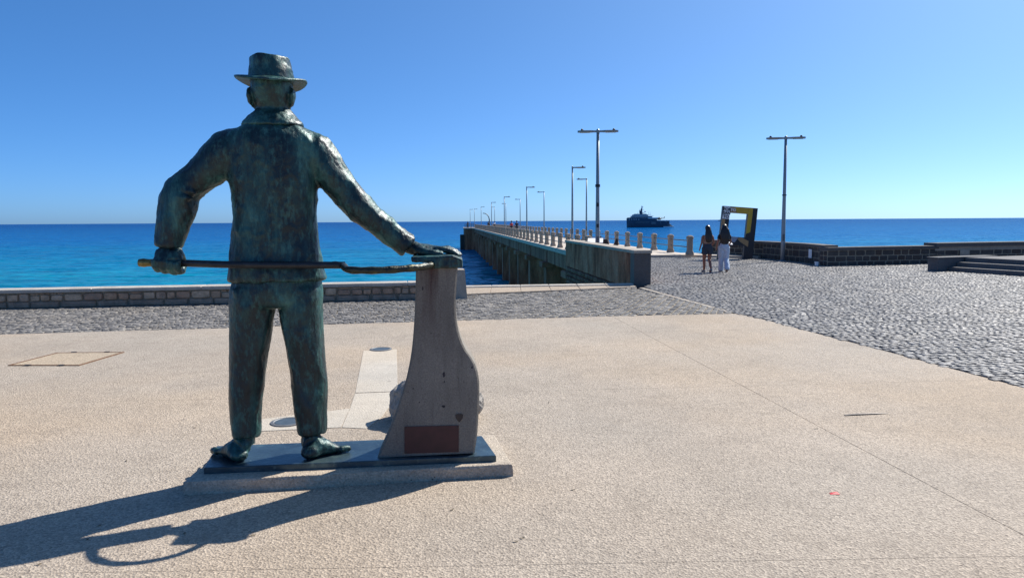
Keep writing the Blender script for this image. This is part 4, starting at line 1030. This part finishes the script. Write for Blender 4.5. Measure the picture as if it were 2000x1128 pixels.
# ------------------------------------------------------------------ things let into or lying on the plaza
ac = empty('access_cover', (-5.79, 9.55, .004)); tag(ac, 'square concrete access cover in a rusty frame at the left of the plaza', 'cover')
mh = [G(15, 714), G(155, 714), G(243, 688), G(112, 689)]; mh = [(p.x+5.79, p.y-9.55) for p in mh]
q = MB(); ins_ = inset(mh, .025)
V = [(*p, -.003) for p in mh]+[(*p, .006) for p in mh]+[(*p, .006) for p in ins_]+[(*p, -.003) for p in ins_]; F = []
for L in range(3): F += [(L*4+i, L*4+(i+1) % 4, (L+1)*4+(i+1) % 4, (L+1)*4+i) for i in range(4)]
q.add(V, F); q.build('frame', M_RUST, ac)
im = inset(mh, .033); mid0 = tuple((Vector(im[0])+Vector(im[1]))/2); mid1 = tuple((Vector(im[3])+Vector(im[2]))/2)
for poly in ([im[0], (mid0[0]-.006, mid0[1]), (mid1[0]-.006, mid1[1]), im[3]], [(mid0[0]+.006, mid0[1]), im[1], im[2], (mid1[0]+.006, mid1[1])]):
    q = MB(); q.prism(poly, -.003, .003); q.build('lid', M_LID, ac)
q = MB(); q.prism(im, -.0035, -.0005); q.build('seat', M_BLACK, ac)
for (a0, a1, f) in ((0, 1, .28), (0, 1, .75), (3, 2, .25), (3, 2, .74)):
    p = Vector(mh[a0]).lerp(Vector(mh[a1]), f); q = MB(); q.box((p.x, p.y, .008), (.07, .03, .006)); q.build('lift_slot', M_BLACK, ac)
for i, ((x, y), lab) in enumerate((((-1.81, 10.10), 'round in-ground floodlight at the far end of the pale cement strip'), ((-1.975, 6.39), 'round in-ground floodlight half hidden behind the statue\'s right leg'))):
    f = empty('ground_light', (x, y, .0045)); tag(f, lab, 'ground light', 'in-ground floodlights')
    q = MB(); q.lathe([(.15, 0), (.15, .008), (.125, .012), (.118, .006)], n=28); q.build('ring', M_STEEL, f)
    q = MB(); q.lathe([(.116, .004), (.112, .009)], n=28); q.build('glass', M_GLASS, f)
# red scrap, dark sliver, leaves, pebbles
p = G(1630, 964); q = MB(); q.add([(-.03, -.012, .002), (.028, -.016, .004), (.02, .012, .012), (-.026, .016, .003), (-.03, -.012, .0), (.028, -.016, .001), (.02, .012, .008), (-.026, .016, .0)], [(0, 1, 2, 3), (7, 6, 5, 4), (0, 4, 5, 1), (1, 5, 6, 2), (2, 6, 7, 3), (3, 7, 4, 0)])
o = q.build('plastic_scrap', M_RED, loc=p); tag(o, 'small red scrap of plastic on the pale plaza', 'litter')
p0, p1 = G(1650, 811), G(1735, 807); q = MB(); dd = p1-p0
q.tube([Vector((0, 0, .004)), dd*.3+Vector((0, .004, .008)), dd*.7+Vector((0, -.003, .006)), dd+Vector((0, 0, .003))], [(.003, .012), (.006, .016), (.005, .012), (.002, .004)], 6, ref=(0, 0, 1)); o = q.build('palm_sliver', M_EMB, loc=p0); tag(o, 'thin dark dry sliver of leaf on the plaza to the right', 'dry leaf')
rg = random.Random(77); M_LEAF = mat_plain('dry_leaf', (.10, .075, .04), .8, var=.4, scale=60)
lv = []
for i in range(14):
    for _ in range(60):
        p = G(rg.uniform(20, 1990), rg.uniform(700, 1120))
        if inside((p.x, p.y), plz) and not (-2.4 < p.x < .2 and 4.4 < p.y < 6.9): break
    lv.append(p)
LM = []
for k in range(3):
    q = MB(); a_ = rg.uniform(.010, .02); b_ = a_*.35; q.add([(-a_, 0, .001), (-a_*.3, -b_, .006), (a_*.5, -b_*.7, .003), (a_, 0, .008), (a_*.4, b_, .006), (-a_*.4, b_*.8, .002)], [(0, 1, 5), (1, 2, 4, 5), (2, 3, 4)])
    me = q.mesh('dry_leaf'); me.materials.append(M_LEAF); LM.append(me)
for i, p in enumerate(lv):
    o = bpy.data.objects.new('dry_leaf', LM[i % 3]); C.objects.link(o); o.location = (p.x, p.y, .001); o.rotation_euler = (rg.uniform(-.15, .15), rg.uniform(-.15, .15), rg.uniform(0, 6.28)); tag(o, 'tiny dry brown leaf scrap lying on the plaza', 'dry leaf', 'leaf scraps on the plaza')

# ------------------------------------------------------------------ people
def person(label, loc, rz, H, top, bottom, shorts, skin, hair_len, hair=M_HAIR, hw=1.0, step=1.0, detail=True, group=None, bag=None, vox=.014):
    k = H/1.62; r = empty('person', loc, rz); tag(r, label, 'person', group)
    def V(x, y, z): return Vector((x*k, y*k, z*k))
    q = MB()
    # legs: left planted forward, right trailing with lifted heel
    hipz = .84; legs = []
    for s, fwd, knee, ank, toe in ((-1, .10, (.10, .46), (.13, .07), (.30, .025)), (1, -.12, (.02, .45), (-.20, .13), (-.10, .03))):
        X = s*.085; P = [V(X, 0, hipz+.03), V(X, knee[0]*step*.4, .66), V(X*.95, knee[0]*step, knee[1]), V(X*.85, (knee[0]+ank[0])/2*step-.02, .29), V(X*.75, ank[0]*step, ank[1]+.02)]
        legs.append((s, P, V(X*.75, ank[0]*step, ank[1]), V(X*.85, toe[0]*step+.0, toe[1])))
        q.tube(P, [.088*k, .078*k, .055*k, .052*k, .035*k], 12)
        q.tube([V(X*.75, ank[0]*step-.05, ank[1]-.03), V(X*.75, ank[0]*step, ank[1]-.01), V(X*.85, toe[0]*step-.06, toe[1]+.02), V(X*.85, toe[0]*step, toe[1])], [.03*k, .04*k, .036*k, .022*k], 10)
    q.tube([V(0, 0, .78), V(0, 0, .86), V(0, 0, .98), V(0, 0.01, 1.12), V(0, .01, 1.24), V(0, 0, 1.32)], [(.13*k, .10*k), (.155*k, .11*k), (.115*k, .085*k), (.13*k, .09*k), (.15*k, .09*k), (.07*k, .06*k)], 18, ref=(1, 0, 0))
    q.tube([V(0, 0, 1.28), V(0, .01, 1.40)], [.047*k, .045*k], 10)
    q.ball(V(0, .025, 1.50), (.074*k, .092*k, .112*k), 14, 10); q.ball(V(0, .118, 1.49), (.013*k, .02*k, .018*k), 8, 6); q.ball(V(0, .075, 1.425), (.04*k, .04*k, .03*k), 8, 6)
    arms = []
    for s in (-1, 1):
        el = V(s*.225, -.04, 1.02) if s < 0 else V(s*.225, .0, 1.02); wr = V(s*.23, .10, .84) if s < 0 else V(s*.19, .17, .92)
        A_ = [V(s*.13, 0, 1.275), V(s*.18, 0, 1.22), el, wr]; arms.append((s, A_))
        q.tube(A_, [.045*k, .044*k, .034*k, .025*k], 10); dvec = (wr-el).normalized()
        q.tube([wr, wr+dvec*.04*k, wr+dvec*.075*k], [(.022*k, .03*k), (.02*k, .04*k), (.014*k, .035*k)], 8)
        for j in range(4): b = wr+dvec*.07*k+Vector((0, (j-1.5)*.018*k, 0)); q.tube([b, b+dvec*.04*k, b+dvec*.06*k+Vector((-s*.012*k, 0, 0))], .0088*k, 6)
        b = wr+dvec*.02*k; q.tube([b, b+dvec*.03*k+Vector((0, .04*k, 0)), b+dvec*.055*k+Vector((0, .045*k, 0))], .0095*k, 6)
    me = remesh('body', q, vox*k if not detail else .010, 2); link('body', me, skin, r, True)
    # clothes
    q = MB(); z0 = .99 if top[1] else .93
    q.tube([V(0, 0, z0), V(0, .005, 1.06), V(0, .01, 1.14), V(0, .01, 1.25), V(0, 0, 1.31)], [(.128*k, .10*k), (.136*k, .102*k), (.146*k, .105*k), (.162*k, .102*k), (.085*k, .07*k)], 18, ref=(1, 0, 0))
    if top[2]:
        for s, A_ in arms: q.tube([A_[0], A_[1], A_[1].lerp(A_[2], .45 if top[2] == 1 else 1.0)]+([A_[2].lerp(A_[3], .9)] if top[2] == 2 else []), [.056*k, .056*k, .05*k]+([.04*k] if top[2] == 2 else []), 10)
    me = remesh('top', q, .014*k, 2); link('top', me, top[0], r, True)
    q = MB()
    q.tube([V(0, 0, .76), V(0, 0, .86), V(0, 0, .95), V(0, 0, 1.0)], [(.15*k, .115*k), (.172*k, .128*k), (.142*k, .108*k), (.130*k, .10*k)], 18, ref=(1, 0, 0))
    for s, P, an, to in legs:
        if shorts: q.tube([P[0], P[1], P[1].lerp(P[2], .1)], [.108*k, .108*k, .106*k], 14)
        else:
            q.tube([P[0], P[1], P[2], P[3], P[4]+Vector((0, -.01, -.02)), P[4]+Vector((0, -.01, -.05))], [.108*k, .103*k, .088*k, .088*k, .094*k, .095*k], 14)
    me = remesh('shorts' if shorts else 'trousers', q, .014*k, 2); displace(me, lambda p, n: .008*nz(p, 16)); link('shorts' if shorts else 'trousers', me, bottom, r, True)
    for s, P, an, to in legs:
        q = MB(); dd_ = (to-an); q.tube([an+Vector((0, -.055*k, -.035*k)), an+Vector((0, 0, -.02*k)), an.lerp(to, .6)+Vector((0, 0, .012*k)), to+Vector((0, .01, .003))], [(.035*k, .036*k), (.05*k, .042*k), (.036*k, .044*k), (.02*k, .03*k)], 12, ref=(0, 0, 1)); q.build('shoe', M_SHOE, r, True)
    q = MB(); q.ball(V(0, .0, 1.525), (.092*k, .105*k, .115*k), 16, 10)
    if hair_len: q.tube([V(0, -.03, 1.55), V(0, -.075, 1.45), V(0, -.105, 1.30), V(0, -.115, 1.15), V(0, -.11, hair_len), V(0, -.10, hair_len-.03)], [(.08*k, .07*k), (.105*k*hw, .06*k), (.135*k*hw, .045*k), (.125*k*hw, .04*k), (.095*k*hw, .03*k), (.05*k*hw, .015*k)], 16, ref=(1, 0, 0))
    me = remesh('hair', q, .013*k, 1); displace(me, lambda p, n: .010*mnoise.noise(Vector((p.x*40, p.y*30, p.z*6)))); link('hair', me, hair, r, True)
    return r
g1 = person('woman walking away in dark denim shorts and beige top with long dark hair', tuple(G(1381, 532)), R(4), 1.56, (M_TOPB, True, 0), M_DENIMD, True, M_SKIN2, 1.06)
g2 = person('woman walking away in loose pale blue jeans with very long dark hair', tuple(G(1413.5, 531)), R(-3), 1.585, (M_TOPD, False, 1), M_DENIML, False, M_SKIN, .98, hw=1.3)
# things they carry
q = MB(); q.box((0, 0, 0), (.10, .22, .03), M=Matrix.Rotation(R(20), 3, 'X')); p = g2.location+Vector((.27, .22, .95)); o = q.build('white_pouch', M_WHITE, loc=p); tag(o, 'small white pouch held by the woman in pale jeans', 'pouch')
for lab, (b, t_), H, top, bot in (('man in a red shirt walking far out on the pier', (8.35, 97), 1.66, M_RED, M_DENIMD), ('walker in a dark top with a pale bag beside the red-shirted man', (8.95, 96), 1.68, M_TOPD, M_DENIMD),
                          ('dark-clad figure beside the davit crane far along the pier', (8.5, 155), 1.6, M_TOPD, M_DENIMD), ('figure in white far along the pier behind the lamps', (9.6, 152), 1.6, M_WHITE, M_DENIMD),
                          ('dark figure by the railing on the far pier head', (5.2, 190), 1.65, M_TOPD, M_DENIMD)):
    person(lab, tuple(pier(b, t_, DZ)), R(4), H, (top, False, 1), bot, False, M_SKIN, 0, detail=False, group=None, vox=.02)

# ------------------------------------------------------------------ yacht far out
YD = 730.0; ysc = YD/FPX
yo = PY(1268, 443.8, YD); yo.z = SEA_Z
ya = empty('motor_yacht', tuple(yo)); tag(ya, 'large dark blue motor yacht with a helicopter, anchored offshore', 'yacht')
def yx(px): return (px-1268)*ysc
def yz(py): return (443.8-py)*ysc
q = MB(); secs = [(1223.6, .3), (1226, 1.6), (1232, 3.2), (1242, 4.3), (1262, 4.6), (1285, 4.5), (1296, 4.3), (1312, 4.1)]
V = []; F = []
for i, (px, hb) in enumerate(secs):
    top_ = 426.2 if px < 1265 else (431.2 if px < 1295 else 441.2 if px > 1300 else 431.2)
    rake = 0 if i else .4
    V += [(yx(px)+rake, -hb*.8, -1.0), (yx(px), -hb, yz(top_)), (yx(px), hb, yz(top_)), (yx(px)+rake, hb*.8, -1.0)]
for i in range(len(secs)-1):
    a_, b_ = i*4, (i+1)*4; F += [(a_, b_, b_+1, a_+1), (a_+1, b_+1, b_+2, a_+2), (a_+2, b_+2, b_+3, a_+3), (a_+3, b_+3, b_, a_)]
F += [(0, 1, 2, 3), (len(secs)*4-1, len(secs)*4-2, len(secs)*4-3, len(secs)*4-4)]
q.add(V, F); q.build('hull', M_NAVY, ya)
def ydeck(name, px0, px1, py0, py1, hb, mat, sl=(0, 0), parent=ya):
    q = MB(); x0_, x1_ = yx(px0), yx(px1); z0_, z1_ = yz(py0), yz(py1); a_, b_ = sl
    V = [(x0_, -hb, z0_), (x1_, -hb, z0_), (x1_, hb, z0_), (x0_, hb, z0_), (x0_+a_, -hb*.94, z1_), (x1_-b_, -hb*.94, z1_), (x1_-b_, hb*.94, z1_), (x0_+a_, hb*.94, z1_)]
    q.add(V, [(3, 2, 1, 0), (4, 5, 6, 7), (0, 1, 5, 4), (1, 2, 6, 5), (2, 3, 7, 6), (3, 0, 4, 7)]); return q.build(name, mat, parent)
ydeck('bulwark', 1224.5, 1234, 426.3, 424.6, 2.3, M_NAVY, (.6, .2))
d1_ = ydeck('deckhouse', 1231, 1273, 426.15, 422.6, 4.0, M_YGLASS, (1.0, .5)); ydeck('roof', 1230, 1275, 422.55, 421.7, 4.3, M_DWIN, (.5, .4), d1_)
d2_ = ydeck('bridge', 1234, 1265, 421.65, 419.7, 3.2, M_YGLASS, (.8, .4)); ydeck('roof', 1232.5, 1271, 419.65, 418.9, 3.6, M_DWIN, (.8, .6), d2_)
ydeck('sun_deck', 1238, 1262, 418.85, 417.6, 2.6, M_NAVY, (.5, .3))
ydeck('aft_deckhouse', 1265.3, 1282, 431.1, 426.6, 3.8, M_YGLASS, (0, .4)); ydeck('aft_roof', 1264, 1284, 426.55, 424.8, 4.3, M_DWIN, (0, .5))
ydeck('helideck', 1265, 1310, 431.15, 430.2, 4.4, M_DWIN)
ydeck('stern_lounge', 1300.5, 1306, 441.1, 431.3, 3.4, M_NAVY)
ydeck('stern_awning', 1300, 1309, 438.2, 437.4, 3.8, M_DWIN)
for (a_, b_, c_, d_) in ((1240, 1266, 433.2, 434.6), (1270, 1279, 433, 437.5), (1287, 1289, 433, 436)): 
    q = MB(); q.box(((yx(a_)+yx(b_))/2, -4.62, (yz(c_)+yz(d_))/2), (yx(b_)-yx(a_), .08, abs(yz(c_)-yz(d_)))); q.build('hull_window', M_YGLASS, ya)
for px in (1228, 1232.5, 1237, 1241, 1246): q = MB(); q.box((yx(px), -4.0 if px > 1236 else -2.9, yz(428.3)), (.5, 1.3, .7)); q.build('porthole', M_DWIN, ya)
mst = MB(); mst.tube([(yx(1252), 0, yz(417.6)), (yx(1252.6), 0, yz(410)), (yx(1253.6), 0, yz(401.8))], [1.5, .8, .25], 8)
mst.box((yx(1253), 0, yz(409.2)), (4.6, .5, .3)); mst.box((yx(1254.5), 0, yz(404)), (1.8, .4, .3)); mst.box((yx(1249.3), 0, yz(413.5)), (.8, .8, 3.0)); mst.tube([(yx(1255), 0, yz(415.5)), (yx(1258.5), 0, yz(414.6))], .25, 6)
ms_ = mst.build('mast', M_NAVY, ya)
q = MB(); q.ball((yx(1260), 0, yz(413)), .8, 10, 8); q.ball((yx(1253.6), 0, yz(406)), .8, 10, 8); q.build('radome', M_DWIN, ms_)
for px in (1245.5, 1266.5, 1269.5): q = MB(); q.tube([(yx(px), 0, yz(419)), (yx(px), 0, yz(413.8))], .09, 6); q.build('antenna', M_NAVY, ya)
he = empty('helicopter', tuple(yo+Vector((yx(1287), 0, yz(430.0))))); tag(he, 'small dark helicopter parked on the yacht\'s aft deck', 'helicopter')
q = MB(); q.ball((0, 0, 1.5), (2.3, 1.0, 1.1), 14, 10); q.tube([(1.5, 0, 1.7), (4.5, 0, 1.9)], [.5, .18], 8); he_b = q.build('fuselage', M_BLACK, he, True)
q = MB(); q.add([(4.3, -.06, 1.7), (5.2, -.06, 1.7), (5.6, -.06, 3.5), (5.0, -.06, 3.5), (4.3, .06, 1.7), (5.2, .06, 1.7), (5.6, .06, 3.5), (5.0, .06, 3.5)], [(0, 1, 2, 3), (7, 6, 5, 4), (0, 4, 5, 1), (1, 5, 6, 2), (2, 6, 7, 3), (3, 7, 4, 0)]); q.build('tail_fin', M_BLACK, he)
q = MB(); q.tube([(0, 0, 2.4), (0, 0, 3.0)], .25, 8); q.box((0, 0, 3.02), (8.4, .3, .06), .2); q.box((0, 0, 3.02), (.3, 8.4, .06), .2); q.build('rotor', M_BLACK, he)
q = MB(); q.tube([(-1.6, -.9, .1), (1.6, -.9, .1)], .08, 6); q.tube([(-1.6, .9, .1), (1.6, .9, .1)], .08, 6)
for sx_ in (-1, 1):
    for sy_ in (-.9, .9): q.tube([(sx_, sy_, .1), (sx_*.7, sy_*.6, .8)], .06, 6)
q.build('skids', M_BLACK, he)
td = empty('tender_boat', tuple(yo+Vector((yx(1303), -6.5, .0)))); tag(td, 'small white tender boat lying at the yacht\'s stern', 'boat')
q = MB(); V = []; F = []
for i, (x_, hb, zt) in enumerate(((-5.0, 1.1, .9), (-2, 1.3, .95), (2, 1.25, 1.0), (4.2, .8, 1.2), (5.2, .05, 1.35))): V += [(x_, -hb*.7, -.4), (x_, -hb, zt), (x_, hb, zt), (x_, hb*.7, -.4)]
for i in range(4):
    a_, b_ = i*4, i*4+4; F += [(a_, b_, b_+1, a_+1), (a_+1, b_+1, b_+2, a_+2), (a_+2, b_+2, b_+3, a_+3), (a_+3, b_+3, b_, a_)]
F += [(0, 1, 2, 3), (19, 18, 17, 16)]; q.add(V, F); q.build('hull', M_WHITE, td)
q = MB(); q.box((.3, 0, 1.6), (1.8, 1.6, 1.2)); q.build('cabin', M_YGLASS, td)
sp = PY(1406, 427.5, 4200); sp.z = SEA_Z
ts = empty('far_ship', tuple(sp)); tag(ts, 'tiny hazy ship on the horizon left of the picture frame', 'ship')
q = MB(); q.add([(-9, -3, -1), (9, -3, -1), (9, 3, -1), (-9, 3, -1), (-11, -3, 4), (10, -3, 4), (10, 3, 4), (-11, 3, 4)], [(3, 2, 1, 0), (4, 5, 6, 7), (0, 1, 5, 4), (1, 2, 6, 5), (2, 3, 7, 6), (3, 0, 4, 7)]); q.build('hull', M_GREYB, ts)
q = MB(); q.box((2, 0, 6), (7, 4, 4)); q.tube([(2, 0, 8), (2, 0, 13)], .4, 6); q.build('deckhouse', M_DWIN, ts)
